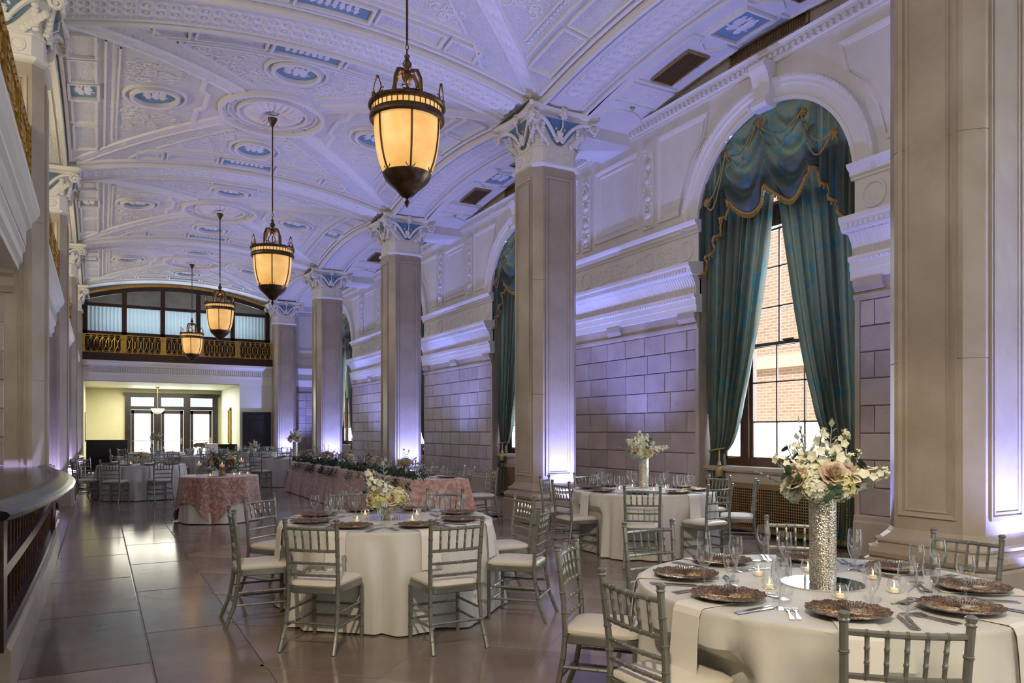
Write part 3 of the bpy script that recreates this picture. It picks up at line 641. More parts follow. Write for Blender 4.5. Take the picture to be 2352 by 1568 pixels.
# per-bay ornament, built once in bay coordinates and shared
def bay_parts():
    zf = lambda x, y: zweb(x, y, 0); out = []
    for sx in (-1, 1):
        for sy in (-1, 1):
            mb = MB(); a, b = (XC+sx*.62, sy*.56), (XC+sx*3.36, sy*3.03); t = Vector((b[0]-a[0], b[1]-a[1])).normalized(); nn = (-t.y, t.x); rg2 = random.Random(3)
            nu, nv = 110, 12; hs = [[rg2.random() for _ in range(nv+1)] for _ in range(nu+1)]
            def fn(u, v):
                w = .17*(1-.25*u); o = (v*2-1)*w; x, y = a[0]+(b[0]-a[0])*u+nn[0]*o, a[1]+(b[1]-a[1])*u+nn[1]*o
                i, j = round(u*nu), round(v*nv); e = abs(v*2-1)
                hh = .04 if .80 < e < .97 else (-.004 if e >= .97 else (.008 if e > .62 else .008+.032*hs[i][j]*(.5+.5*sin(u*70+v*9))))
                return (x, y, zf(x, y)-hh)
            mb.grid(fn, nu, nv); out.append(('diagonal_rib', mb.mesh('diagonal_rib', TRIM, True), None))
    for sy in (-1, 1):               # rows of framed panels beside the transverse arches, blue plaque in the middle
        mb = MB(); strip(mb, dense([(XC-3.3, sy*3.04), (XC+3.3, sy*3.04)]), zf, .06, .03)
        for xa, xb in ((-2.2, -1.72), (-1.62, -.62), (.62, 1.62), (1.72, 2.2)): strip(mb, dense(rect(XC+xa, XC+xb, sy*2.63, sy*2.94), True, .1), zf, .045, .028, True)
        strip(mb, dense(rect(XC-.53, XC+.53, sy*2.61, sy*2.96), True, .1), zf, .05, .035, True)
        strip(mb, dense([(XC-2.35, sy*2.94), (XC-2.02, sy*2.52), (XC-1.9, sy*2.52), (XC+1.9, sy*2.52), (XC+2.02, sy*2.52), (XC+2.35, sy*2.94)]), zf, .04, .022)
        for o in (-1, 1): strip(mb, dense([(XC+o*1.85, sy*2.40), (XC+o*.72, sy*1.25), (XC+o*.5, sy*1.05)]), zf, .035, .02)
        strip(mb, dense([(XC-1.75, sy*2.40), (XC+1.75, sy*2.40)]), zf, .05, .018); dotline(mb, dense([(XC-1.8, sy*2.45), (XC+1.8, sy*2.45)]), zf, .09, .025)
        out.append(('panel_moulding', mb.mesh('panel_moulding', TRIM), None))
        pq = MB().grid(lambda u, v: (XC-.49+.98*u, sy*2.785+.30*(v-.5), zf(XC-.49+.98*u, sy*2.785+.30*(v-.5))-.012), 10, 4)
        fg = MB(); figures(fg, XC, sy*2.785, zf, .9, .24, 7, random.Random(4)); out.append(('blue_plaque', pq.mesh('blue_plaque', BLUE, True), [('relief', fg.mesh('relief', TRIM, True))]))
    for sx in (-1, 1):               # rows beside the longitudinal arches
        mb = MB(); strip(mb, dense([(XC+sx*3.40, -2.9), (XC+sx*3.40, 2.9)]), zf, .06, .03)
        for ya, yb_ in ((-2.45, -1.45), (-1.35, -.40), (.40, 1.35), (1.45, 2.45)): strip(mb, dense(rect(XC+sx*2.93, XC+sx*3.31, ya, yb_), True, .1), zf, .045, .028, True)
        strip(mb, dense(rect(XC+sx*2.90, XC+sx*3.34, -.33, .33), True, .1), zf, .05, .035, True)
        strip(mb, dense([(XC+sx*2.80, -2.3), (XC+sx*2.80, 2.3)]), zf, .04, .022); dotline(mb, dense([(XC+sx*2.68, -2.1), (XC+sx*2.68, 2.1)]), zf, .09, .03); strip(mb, dense([(XC+sx*2.60, -2.0), (XC+sx*2.60, 2.0)]), zf, .03, .018)
        strip(mb, dense([(XC+sx*1.30, -1.0), (XC+sx*1.30, -.45), (XC+sx*1.18, -.3), (XC+sx*1.18, .3), (XC+sx*1.30, .45), (XC+sx*1.30, 1.0)]), zf, .10, .015)
        out.append(('panel_moulding', mb.mesh('panel_moulding', TRIM), None))
        pq = MB().grid(lambda u, v: (XC+sx*3.12+.36*(u-.5), .56*(v-.5), zf(XC+sx*3.12+.36*(u-.5), .56*(v-.5))-.012), 5, 8)
        fg = MB(); figures(fg, XC+sx*3.12, 0, zf, .30, .46, 2, random.Random(6)); out.append(('blue_plaque', pq.mesh('blue_plaque', BLUE, True), [('relief', fg.mesh('relief', TRIM, True))]))
    for k, (ox, oy) in enumerate(((-2.02, 0), (2.02, 0), (0, -2.0), (0, 1.92))):
        cx_, cy_ = XC+ox, oy; disc = MB().grid(lambda u, v: (cx_+.335*v*cos(2*pi*u), cy_+.335*v*sin(2*pi*u), zf(cx_+.335*v*cos(2*pi*u), cy_+.335*v*sin(2*pi*u))-.014), 28, 4, wrap=True)
        fm = MB(); cir = lambda r: [(cx_+r*cos(2*pi*i/40), cy_+r*sin(2*pi*i/40)) for i in range(40)]
        strip(fm, cir(.375), zf, .07, .05, True); strip(fm, cir(.50), zf, .05, .03, True)
        fg = MB(); figures(fg, cx_, cy_, zf, .48, .44, 3, random.Random(20+k))
        out.append(('medallion', disc.mesh('medallion', BLUE, True), [('medallion_frame', fm.mesh('medallion_frame', TRIM, True)), ('relief', fg.mesh('relief', TRIM, True))]))
    fm = MB(); cir = lambda r: [(XC+r*cos(2*pi*i/64), r*sin(2*pi*i/64)) for i in range(64)]
    strip(fm, cir(.93), zf, .09, .055, True); strip(fm, cir(.62), zf, .05, .04, True); strip(fm, cir(.80), zf, .03, .015, True); dotline(fm, cir(.86), zf, .06, .02); dotline(fm, cir(.72), zf, .11, .035)
    sh = MB().grid(lambda u, v: (XC+(.12+.46*v)*(1+.035*cos(24*2*pi*u)*v)*cos(2*pi*u), (.12+.46*v)*(1+.035*cos(24*2*pi*u)*v)*sin(2*pi*u), zf(XC, 0)-.015-.075*sin(pi*v)*(1+.35*cos(24*2*pi*u))), 192, 8, wrap=True)
    out.append(('rosette_ring', fm.mesh('rosette_ring', TRIM, True), None)); out.append(('rosette_shell', sh.mesh('rosette_shell', TRIM, True), None))
    ab_ = MB(); rg3 = random.Random(17)
    def scroll(cx_, cy_, r, sgn, a0):
        P = [(cx_+r*(1-t/17)*cos(a0+sgn*t*.62), cy_+r*(1-t/17)*sin(a0+sgn*t*.62)) for t in range(16)]
        ab_.tube([(x, y, zf(x, y)-.004) for x, y in P], [.017*(1-.5*t/16) for t in range(16)], 5)
        for t in (0, 3, 6): x, y = P[t]; ab_.ball((x+.02, y+.02, zf(x, y)-.003), .026, 5, 4, (1.4, .9, .6))
    for k in range(26):
        for swap in (0, 1):
            for _ in range(40):
                u, v = (rg3.uniform(.12, 1.6), rg3.uniform(1.15, 2.32)) if not swap else (rg3.uniform(.12, 1.7), rg3.uniform(1.35, 2.5))
                if u < v-.50 and math.hypot(u, v-2.0) > .64: break
            else: continue
            r = rg3.uniform(.07, .13); a0 = rg3.uniform(0, 6)
            for su in (-1, 1):
                for sv in (-1, 1): scroll(XC+(su*u if not swap else sv*v), (sv*v if not swap else su*u), r, su*sv, a0 if su > 0 else pi-a0)
    out.append(('arabesque', ab_.mesh('arabesque', TRIM, True), 'stuff'))
    return out
BP = bay_parts()
for yc in BAYS:
    for nm, me, sub in BP:
        o = place(nm, me, ceil, (0, yc, 0))
        if sub == 'stuff': o['kind'] = 'stuff'; continue
        for sn, sm in (sub or []): place(sn, sm, o)
for bi, yc in enumerate(BAYS[1:4]):            # aisle vault: blue square, two vents, scroll frames, sprinkler
    zf = lambda x, y: zais(x, y, 0)
    for nm, dyv in (('a', 1.25), ('b', -1.25)):
        gr = MB(); xa, xb, ya, ybv = 7.58, 7.98, dyv-.42, dyv+.42
        strip(gr, dense(rect(xa, xb, ya, ybv), True, .1), zf, .04, .02, True)
        for k in range(27): q = ya+.03+k*.03; gr.add([(xa, q, zf(0, q)-.009), (xb, q, zf(0, q)-.009), (xb, q+.006, zf(0, q)-.009), (xa, q+.006, zf(0, q)-.009)], [(0, 1, 2, 3)])
        for k in range(12):
            q = xa+.02+k*.03; strip(gr, dense([(q, ya), (q, ybv)], False, .2), zf, .006, .01)
        place('vent_grille', gr.mesh('vent_grille', BRASS), ceil, (0, yc, 0)); bk = MB().grid(lambda u, v: (xa+(xb-xa)*u, ya+(ybv-ya)*v, zf(0, ya+(ybv-ya)*v)-.006), 1, 8); place('vent_backing', bk.mesh('vent_backing', GRILLD), ceil, (0, yc, 0))
    fm = MB(); strip(fm, dense(rect(7.52, 8.06, -.36, .36), True, .1), zf, .05, .03, True); dotline(fm, dense(rect(7.48, 8.1, -.41, .41)+[(7.48, -.41)]), zf, .05, .015)
    for s in (-1, 1):
        strip(fm, dense([(7.36, s*1.75), (7.36, s*.48), (7.55, s*.48), (7.6, s*.6), (7.78, s*.72), (7.96, s*.6), (8.0, s*.48), (8.2, s*.48), (8.2, s*1.75)], True, .1), zf, .035, .02, True)
        strip(fm, dense(rect(7.36, 8.2, s*1.85, s*2.35), True, .1), zf, .035, .02, True)
        strip(fm, [(7.78+.5*cos(2*pi*i/30), s*2.95+.42*sin(2*pi*i/30)) for i in range(30)], zf, .03, .02, True)
        for k in range(40): x, y = rgc.uniform(7.42, 8.15), s*rgc.choice((rgc.uniform(.8, 1.7), rgc.uniform(1.9, 2.3))); (abs(abs(y)-1.25) > .5 or abs(x-7.78) > .25) and fm.ball((x, y, zf(x, y)), .035, 5, 4, (1, 1, .5))
    place('panel_moulding', fm.mesh('panel_moulding', TRIM), ceil, (0, yc, 0))
    pq = MB().grid(lambda u, v: (7.79+.48*(u-.5), .66*(v-.5), zf(0, .66*(v-.5))-.012), 4, 8); fg = MB(); figures(fg, 7.79, 0, zf, .36, .5, 2, random.Random(31))
    o = place('blue_plaque', pq.mesh('blue_plaque', BLUE, True), ceil, (0, yc, 0)); place('relief', fg.mesh('relief', TRIM, True), o)
    for s in (1,):
        sp = MB().lathe([(.05, 0), (.05, -.012), (.02, -.02), (.012, -.05), (.03, -.055), (0, -.06)], 10, (7.8, s*2.43, zf(0, 2.43)))
        place('sprinkler', sp.mesh('sprinkler', SILV), ceil, (0, yc, 0))
# ================================================================== columns
def oct_loop(hh, ch, z): return [(-hh+ch, -hh, z), (hh-ch, -hh, z), (hh, -hh+ch, z), (hh, hh-ch, z), (hh-ch, hh, z), (-hh+ch, hh, z), (-hh, hh-ch, z), (-hh, -hh+ch, z)]
def rot4(fn):
    for k in range(4):
        c, s = (1, 0, -1, 0)[k], (0, 1, 0, -1)[k]; fn(lambda x, y, z: (x*c-y*s, x*s+y*c, z))
def make_column():
    r = thing('marble_column', 'x', 'column')
    part(MB().loft([oct_loop(.56, .05, 0), oct_loop(.56, .05, .36), oct_loop(.54, .06, .38)]), 'plinth', MARB, r)
    part(MB().loft([oct_loop(a, b, z) for a, b, z in ((.52, .09, .375), (.555, .09, .40), (.565, .09, .44), (.555, .09, .48), (.51, .09, .50), (.50, .10, .52), (.52, .10, .535), (.52, .10, .555), (.49, .11, .57), (.45, .12, .62), (.43, .12, .66))]), 'base_moulding', MARB, r)
    zs = [.60, 2.15, 2.16, 4.06, 4.07, 6.0]; sh = MB(); 
    for a, b in ((.60, 2.146), (2.154, 4.062), (4.07, 6.0)): sh.loft([oct_loop(.43, .12, a), oct_loop(.43, .12, b)])
    sh.loft([oct_loop(.424, .12, .6), oct_loop(.424, .12, 6.0)], caps=False)
    part(sh, 'shaft', MARB, r)
    for k in range(4):                       # framed panel on each face
        fm = MB(); c, s = (1, 0, -1, 0)[k], (0, 1, 0, -1)[k]; R = lambda x, y, z: (x*c-y*s, x*s+y*c, z)
        for a, w, d in ((.26, .035, .022), (.195, .02, .012)):
            za, zb_ = .78+.05*(a < .25), 5.80-.05*(a < .25); P = [(-a, za), (a, za), (a, zb_), (-a, zb_)]; Q = [(-a+w, za+w), (a-w, za+w), (a-w, zb_-w), (-a+w, zb_-w)]
            fm.loft([[R(x, -.428, z) for x, z in P], [R(x*.995, -.43-d, z) for x, z in P], [R(x, -.43-d*.6, z) for x, z in Q], [R(x, -.428, z) for x, z in Q]], caps=False)
        fm.add([R(-.165, -.4315, .90), R(.165, -.4315, .90), R(.165, -.4315, 5.68), R(-.165, -.4315, 5.68)], [(0, 1, 2, 3)])
        part(fm, 'panel', MARB, r)
    part(MB().loft([oct_loop(a, b, z) for a, b, z in ((.43, .12, 5.96), (.46, .12, 5.98), (.475, .12, 6.0), (.475, .12, 6.03), (.445, .12, 6.045), (.43, .12, 6.06))]), 'neck_moulding', TRIM, r)
    cp = part(MB().loft([oct_loop(a, b, z) for a, b, z in ((.425, .12, 6.05), (.425, .12, 6.29), (.44, .12, 6.30), (.44, .12, 6.32), (.428, .12, 6.33), (.43, .12, 6.42), (.45, .12, 6.55), (.48, .12, 6.66), (.55, .12, 6.75))]), 'capital', TRIM, r)
    ab = MB(); top = []
    def abl(z, k, q):
        L_ = []
        for f in range(4):
            c, s = (1, 0, -1, 0)[f], (0, 1, 0, -1)[f]
            for t in range(9):
                u = -1+2*t/8; x, y = u*q, -(q-.085*k*(1-u*u)-.04*(abs(u) > .99)); L_.append((x*c-y*s, x*s+y*c, z))
        return L_
    ab.loft([abl(6.74, 1.3, .62), abl(6.77, 1.3, .64), abl(6.79, 1.3, .63), abl(6.82, 1.3, .69), abl(6.88, 1.3, .71), abl(6.90, 1.3, .70)]); part(ab, 'abacus', TRIM, cp)
    for f in range(4):
        c, s = (1, 0, -1, 0)[f], (0, 1, 0, -1)[f]; R = lambda x, y, z: (x*c-y*s, x*s+y*c, z)
        bl = MB().add([R(-.30, -.47, 6.74), R(.30, -.47, 6.74), R(.20, -.452, 6.55), R(.06, -.446, 6.36), R(-.06, -.446, 6.36), R(-.20, -.452, 6.55)], [(0, 1, 2, 3, 4, 5)])
        bl.v = [p for p in bl.v]
        pl = MB().grid(lambda u, v: R((u*2-1)*(.05+.33*v**.8), -(.437+.105*v*v+.006), 6.35+.39*v), 6, 6); part(pl, 'blue_ground', CAPBLUE, cp)
        sc = MB()
        for g2 in (-1, 1):   # long S-scroll rising to the corner volute
            pts = []; 
            for t in range(15):
                u = t/14; x = g2*(.05+.50*u**1.25); z = 6.40+.33*sin(u*pi*.62)**1.2*1.0; y = -(.47+.14*u*u); pts.append(R(x, y, z))
            sc.tube(pts, [.022+.012*sin(pi*t/14) for t in range(15)], 6)
            for cxx, czz, R0, yy in ((g2*.055, 6.43, .045, -.475), (g2*.575, 6.655, .10, -.64)):
                sp = [R(cxx+g2*R0*(1-t/20)*cos(t*.62), yy, czz+R0*(1-t/20)*sin(t*.62)) for t in range(20)]; sc.tube(sp, [.026*(1-.4*t/20) for t in range(20)], 5); sc.ball(R(cxx, yy, czz), .024, 6, 4)
            for t in range(6):   # acanthus leaf along the corner
                u = t/5; x = g2*(.20+.22*u); z = 6.36+.20*u
                sc.ball(R(x+g2*.03, -.462-.03*u, z), .045, 6, 4, (1, .45, 1.2)); sc.ball(R(g2*.345, -.455-.05*u, 6.38+.26*u), .035, 6, 4, (1.2, .5, 1))
        vs = MB().lathe([(.01, 6.42), (.025, 6.46), (.06, 6.50), (.075, 6.545), (.05, 6.56), (.07, 6.575)], 10)
        vs.v = [R(x, y*.5-.475, z) for x, y, z in vs.v]
        for k in range(9): a = pi*(k+.5)/9; vs.ball(R(.085*cos(a), -.485, 6.60+.06*sin(a)), .022, 5, 4, (1, .6, 1.3))
        sc.add(vs.v, vs.f)
        part(sc, 'scrollwork', TRIM, cp, True)
        fw = MB(); fw.ball(R(0, -.60, 6.83), .05, 8, 6)
        for k in range(7): a = 2*pi*k/7; fw.ball(R(.055*cos(a), -.59, 6.83+.075*sin(a)), .035, 6, 4)
        fw.tube([R(0, -.57, 6.75), R(0, -.56, 6.62), R(0, -.50, 6.58)], .014, 5)
        part(fw, 'flower_boss', TRIM, cp, True)
        fb = MB()
        for x in (-.16, .16): ring(fb, R(x, -.427, 6.17), .085, .03, .015, 'x' if f % 2 else 'y', 14) if f in (0, 3) else None
        if fb.v: part(fb, 'neck_roundel', TRIM, cp, True)
    return r
clab = {(1, 1): 'tall near marble column with plain tan face behind the tall-vase table', (1, 2): 'marble column with blue capital between the pink head table and the window table', (1, 3): 'marble column behind the near half of the pink head table', (1, 4): 'marble column behind the far end of the pink head table', (1, 5): 'slimmest marble column beside the end balcony and dark door', (1, 0): 'marble column behind the near window bay, facing the bar',
        (0, 0): 'bar-side marble column next to the back wall', (0, 1): 'bar-side marble column at the near end of the bowed bar', (0, 2): 'bar-side marble column where the bowed bar ends', (0, 3): 'bar-side marble column one bay past the bar', (0, 4): 'bar-side marble column near the upright piano', (0, 5): 'bar-side marble column against the end balcony'}
c0 = make_column(); KIDS[c0.name] = tree(c0)
for side, xx in ((1, XR), (0, XL)):
    for i, yy in enumerate(COLY):
        if (side, i) == (1, 1): c0.location = (xx, yy, 0); c0['label'] = clab[(1, 1)]; continue
        if i == 5: yy = yy-.20
        copy_tree(c0, (xx, yy, 0), label=clab[(side, i)])
# stone pier beside the first bar-side columns, carrying the gallery
for k, i in enumerate((2, 3)):
    y = COLY[i]
    pr = struct(MB().box(-3.0, -.97, y-.35, y+.35, 0, 3.45), 'wall_pier', JOINT) if k == 0 else struct(MB().box(-3.0, -.97, y-.35, y+.35, 0, 3.45), 'wall_pier_far', JOINT)
    if k == 0:
        for r in range(9):
            z0 = .1+r*.34
            for a, b in ((-2.2, -1.6), (-1.6, -.99)): block(y-.45, a, b, z0, z0+.34, pr, 'y')
        part(MB().extr([(y-.36, 3.18), (y-.48, 3.18), (y-.50, 3.22), (y-.47, 3.26), (y-.47, 3.36), (y-.52, 3.40), (y-.52, 3.45), (y-.36, 3.45)], -2.2, -.9, 'x'), 'stone_cap', MARB, pr)
# coloured uplights at the foot of the columns (front side)
def uplight(x, y, power, label, col=(.27, .31, 1.0), tilt=(0, .10), ang=100):
    u = thing('uplight', label, 'uplight', (x, y, 0), group='small uplights at the column feet')
    b = MB().lathe([(0, 0.0), (.075, 0), (.08, .01), (.08, .10), (.065, .105), (.06, .09), (0, .085)], 16); part(b, 'can', BLACK, u)
    part(MB().lathe([(0, .092), (.058, .092)], 16), 'lens', mat('uplight_lens', (.7, .6, 1), .2, emit=col, es=.3), u)
    l = light('uplight_beam', 'SPOT', (x, y, .14), col, power, target=(x+tilt[0], y+tilt[1], 1.1), spot_size=radians(ang), spot_blend=.8, shadow_soft_size=.05)
ORD = ['sixth', 'fifth', 'fourth', 'third', 'second', 'first']
UPW = [f'small black uplight before the {q} window-side column from the balcony' for q in ORD]; UPN = [f'small black uplight behind the {q} window-side column from the balcony' for q in ORD]; UPB = [f'small black uplight before the {q} bar-side column from the balcony' for q in ORD]
for i in range(1, 6):
    uplight(XR+.1, COLY[i]-.92-(.2 if i == 5 else 0), 600, UPW[i], tilt=(0, .06))
    if i < 5: uplight(XR-.25, COLY[i]+.74, 350, UPN[i], tilt=(-.05, .12), ang=100)
for i in range(2, 6): uplight(XL+.22 if i > 2 else XL+.25, COLY[i]-(.95 if i == 5 else .76), 140, UPB[i], col=(.45, .40, 1), tilt=(.06, .08))
# ================================================================== windows
SHOWN = BAYS[1:5]
XG = XW+.50
def make_window():
    w = thing('window_1', 'tall arched dark wood sash window behind green curtains', 'window'); w['kind'] = 'structure'
    fr = MB(); b = lambda y0, y1, z0, z1, d=.06: fr.box(XG-d, XG+d, y0, y1, z0, z1)
    b(-1.40, -1.30, 1.0, SPR+.2); b(1.30, 1.40, 1.0, SPR+.2); b(-.91, -.75, 1.0, 4.62, .09); b(.75, .91, 1.0, 4.62, .09)
    b(-1.4, 1.4, 1.0, 1.13, .07); b(-1.4, 1.4, 4.59, 4.85, .10); b(-1.4, 1.4, 4.85, 4.90, .14); b(-1.4, 1.4, 4.55, 4.59, .12)
    for k in range(28): fr.box(XG-.115, XG-.10, -1.3+k*.095, -1.25+k*.095, 4.66, 4.78)
    for i in range(20):
        a0, a1 = pi*i/20, pi*(i+1)/20
        fr.loft([[(XG-.05, r*cos(a), SPR+.12+r*sin(a)) for r in (1.27, 1.40)]+[(XG+.05, r*cos(a), SPR+.12+r*sin(a)) for r in (1.40, 1.27)] for a in (a0, a1)], caps=False)
    for a in (45, 90, 135): fr.tube([(XG, .3*cos(radians(a)), 4.88+.3*sin(radians(a))), (XG, 1.3*cos(radians(a)), 4.88+1.25*sin(radians(a)))], .02, 5)
    fr.tube([(XG, .42*cos(pi*i/12), 4.88+.42*sin(pi*i/12)) for i in range(13)], .02, 5)
    part(fr, 'window_frame', WINWOOD, w)
    for c0_, c1_, cols, nm in ((-.75, .75, 3, 'sash'), (.91, 1.30, 1, 'side_sash'), (-1.30, -.91, 1, 'side_sash')):
        sa = MB(); 
        for z0, z1, xo in ((1.08, 2.86, -.02), (2.80, 4.58, .03)):
            for a, bb, c, d in ((c0_, c0_+.05, z0, z1), (c1_-.05, c1_, z0, z1), (c0_, c1_, z0, z0+.06), (c0_, c1_, z1-.05, z1)): sa.box(XG+xo-.022, XG+xo+.022, a, bb, c, d)
            for k in range(1, cols): q = c0_+(c1_-c0_)*k/cols; sa.box(XG+xo-.014, XG+xo+.014, q-.011, q+.011, z0, z1)
            for k in (1, 2): q = z0+(z1-z0)*k/3; sa.box(XG+xo-.014, XG+xo+.014, c0_, c1_, q-.011, q+.011)
        if cols == 3: sa.box(XG-.08, XG-.02, -.10, .10, 2.86, 2.885)
        so = part(sa, nm, WINWOOD, w)
        hd = MB().tube([(XG-.07, (c0_+c1_)/2-.06, 1.115), (XG-.10, (c0_+c1_)/2-.05, 1.115), (XG-.10, (c0_+c1_)/2+.05, 1.115), (XG-.07, (c0_+c1_)/2+.06, 1.115)], .009, 6); part(hd, 'sash_lift', BRASS, so)
        for k in range(cols):
            a, bb = c0_+(c1_-c0_)*k/cols, c0_+(c1_-c0_)*(k+1)/cols
            for j in range(6):
                z0 = 1.08+j*.59; x = XG+(-.02 if j < 3 else .03)
                part(MB().add([(x, a+.01, z0+.01), (x, bb-.01, z0+.01), (x, bb-.01, z0+.58), (x, a+.01, z0+.58)], [(0, 1, 2, 3)]), 'pane', FROST if j == 0 else PANE, so)
    a = [(XG, 1.3*cos(pi*i/20), 4.85+1.26*sin(pi*i/20)) for i in range(21)]; part(MB().add(a, [tuple(range(21))]), 'fanlight_pane', PANE, w)
    part(MB().box(XW+.12, XG+.1, -1.40, 1.40, .92, 1.0).box(XW+.10, XW+.14, -1.40, 1.40, .945, .985), 'window_sill', MARB, w)
    part(MB().box(XW+.18, XG+.1, -1.40, 1.40, .76, .92), 'apron', MARB, w)
    ra = MB(); ra.box(XW+.16, XW+.2, -1.40, 1.40, .68, .76); ra.box(XW+.16, XW+.2, -1.40, 1.40, .05, .11); ra.box(XW+.16, XW+.2, -1.40, -1.28, .05, .76); ra.box(XW+.16, XW+.2, 1.28, 1.40, .05, .76)
    ro = part(ra, 'radiator_frame', BRASS, w)
    lt = MB()
    for k in range(64): q = -1.28+k*.04; lt.box(XW+.172, XW+.180, q, q+.012, .11, .68)
    for k in range(15): q = .12+k*.04; lt.box(XW+.174, XW+.182, -1.28, 1.28, q, q+.012)
    part(lt, 'radiator_lattice', BRASS, ro, kind='stuff'); part(MB().box(XW+.22, XG, -1.4, 1.4, 0, .76), 'radiator_back', GRILLD, ro)
    return w
w0 = make_window(); KIDS[w0.name] = tree(w0)
for k, yc in enumerate(SHOWN):
    if k == 0: w0.location = (0, yc, 0)
    else:
        c = copy_tree(w0, (0, yc, 0), label=['', 'arched sash window behind green curtains near the head table end', 'arched sash window behind green curtains past the head table', 'farthest arched sash window behind green curtains'][k]); c.name = 'window_%d' % (k+1)
for yc in (BAYS[0],): struct(MB().box(XG-.02, XG+.02, yc-1.4, yc+1.4, 0, SPR+1.4), 'window_blind', FROST)
# curtains: two tied-back panels, swagged valance with fringe, cords and rosettes
XCU = XW+.20
def curtain(sg):
    def fn(u, v):           # u from the outer edge inwards, v from floor to top
        z = .03+5.25*v
        if z < 1.22: t = (1.22-z)/1.19; w = .27+.20*t**.7
        else: t = (z-1.22)/4.06; w = .27+1.12*t**.50
        out = 1.395-(.07 if z > 1.0 else .07)*(1-min(1, abs(z-1.22)/.8))
        n = 10; amp = .055*min(1, .35+abs(z-1.22)*1.2)*(w/1.0)**.35
        ph = 2*pi*n*(u**1.05)+.35*sin(z*2.1)
        x = XCU+amp*sin(ph)+.02*sin(2.3*ph+1)-.05*math.exp(-((z-1.22)/.15)**2)*0
        return (x, sg*(out-w*u+.008*sin(ph*1.7)), z)
    return MB().grid(fn, 150, 64).mesh('curtain_panel', DAMASK, True)
cmesh = {s: curtain(s) for s in (-1, 1)}
def tieback(sg):
    mb = MB(); c = sg*1.17
    mb.tube([(XCU+.10*cos(2*pi*i/20)*1.0, c+.165*sin(2*pi*i/20), 1.24-.03*sin(2*pi*i/20)*sg) for i in range(20)], .014, 6, closed=True)
    tz = MB().lathe([(.012, 0), (.03, -.03), (.035, -.07), (.02, -.09), (.05, -.11), (.06, -.15), (.055, -.24), (0, -.25)], 12, (XCU-.12, c-sg*.14, 1.08))
    mb.tube([(XCU-.10, c-sg*.12, 1.24), (XCU-.12, c-sg*.14, 1.07)], .012, 6); mb.add(tz.v, tz.f)
    return mb.mesh('tieback', ROPE, True)
tmesh = {s: tieback(s) for s in (-1, 1)}
def ztop(y): return SPR+sqrt(max(0, 1.408**2-y*y))
def zhem(y):
    t = abs(y)/1.36; s = 1 if y > 0 else -1
    if t < .56: return 5.02-.30*sin(pi*min(1, t/.56))**1.0+.05*t
    zz = 5.05-(t-.56)/.44*1.02
    return zz+.035*sin((t-.56)*2*pi*9)
def valance():
    def fn(u, v):
        y = -1.402+2.804*u; zt, zh = ztop(y), zhem(y); zt = max(zt, zh+.02); z = zh+(zt-zh)*v; t = abs(y)/1.36; D = zt-z
        if t < .58:
            q = (t-.28)/.28; ph = (D*8.0-3.6*(1-q*q))*2.3; x = -.09-.065*sin(ph)*min(1, D*3)-.05*sin(pi*min(1, max(0, D/1.2)))
            x += .04*math.exp(-((t-.56)/.05)**2)*sin(y*60)
        else: x = -.05-.045*sin(y*42+.4*sin(z*3))-.02*sin(y*97)
        return (XCU-.09+x, y, z)
    return MB().grid(fn, 170, 40), fn
vm, vfn = valance(); vmesh = vm.mesh('swag', DAMASK, True)
fg = MB(); pts = [vfn(i/170, 0) for i in range(171)]; fg.tube([(p[0]-.012, p[1], p[2]) for p in pts], .022, 6)
for i in range(0, 171, 2): p = pts[i]; fg.lathe([(.006, 0), (.013, -.02), (.016, -.055), (0, -.06)], 5, (p[0]-.012, p[1], p[2]-.01))
fmesh = fg.mesh('fringe', FRING, True)
RA = [radians(a) for a in (18, 52, 82, 118, 148)]
ros = [(XCU-.20, 1.27*cos(a), SPR-.02+1.27*sin(a)) for a in RA]
rm = MB().ball((0, 0, 0), .05, 10, 6, (.5, 1, 1))
for k in range(8): rm.ball((.01, .055*cos(k*pi/4), .055*sin(k*pi/4)), .024, 6, 4)
rmesh = rm.mesh('rosette', FRING, True)
cm = MB()
for a, b in zip(ros, ros[1:]):
    for sag in (.22, .42): cm.tube([(a[0]-.03-.03*sin(pi*i/14), a[1]+(b[1]-a[1])*i/14, a[2]+(b[2]-a[2])*i/14-sag*sin(pi*i/14)) for i in range(15)], .011, 6)
comesh = cm.mesh('cord', ROPE, True)
wn = ['window nearest the tall-vase table', 'window behind the head table', 'window past the head table', 'farthest window']
for k, yc in enumerate(SHOWN):
    for s in (1, -1):
        nm = ('far-side' if s == 1 else 'near-side')
        o = place('curtain_panel', cmesh[s], None, (0, yc, 0)); tag(o, f'{nm} teal and olive damask curtain tied back at the {wn[k]}', 'curtain', 'damask curtains')
        t = place('tieback', tmesh[s], o)
    v = thing('swag_valance', f'swagged damask valance with gold fringe over the {wn[k]}', 'valance', (0, yc, 0))
    for nm, me in (('swag', vmesh), ('fringe', fmesh), ('cord', comesh)): place(nm, me, v)
    for p in ros: place('rosette', rmesh, v, p)
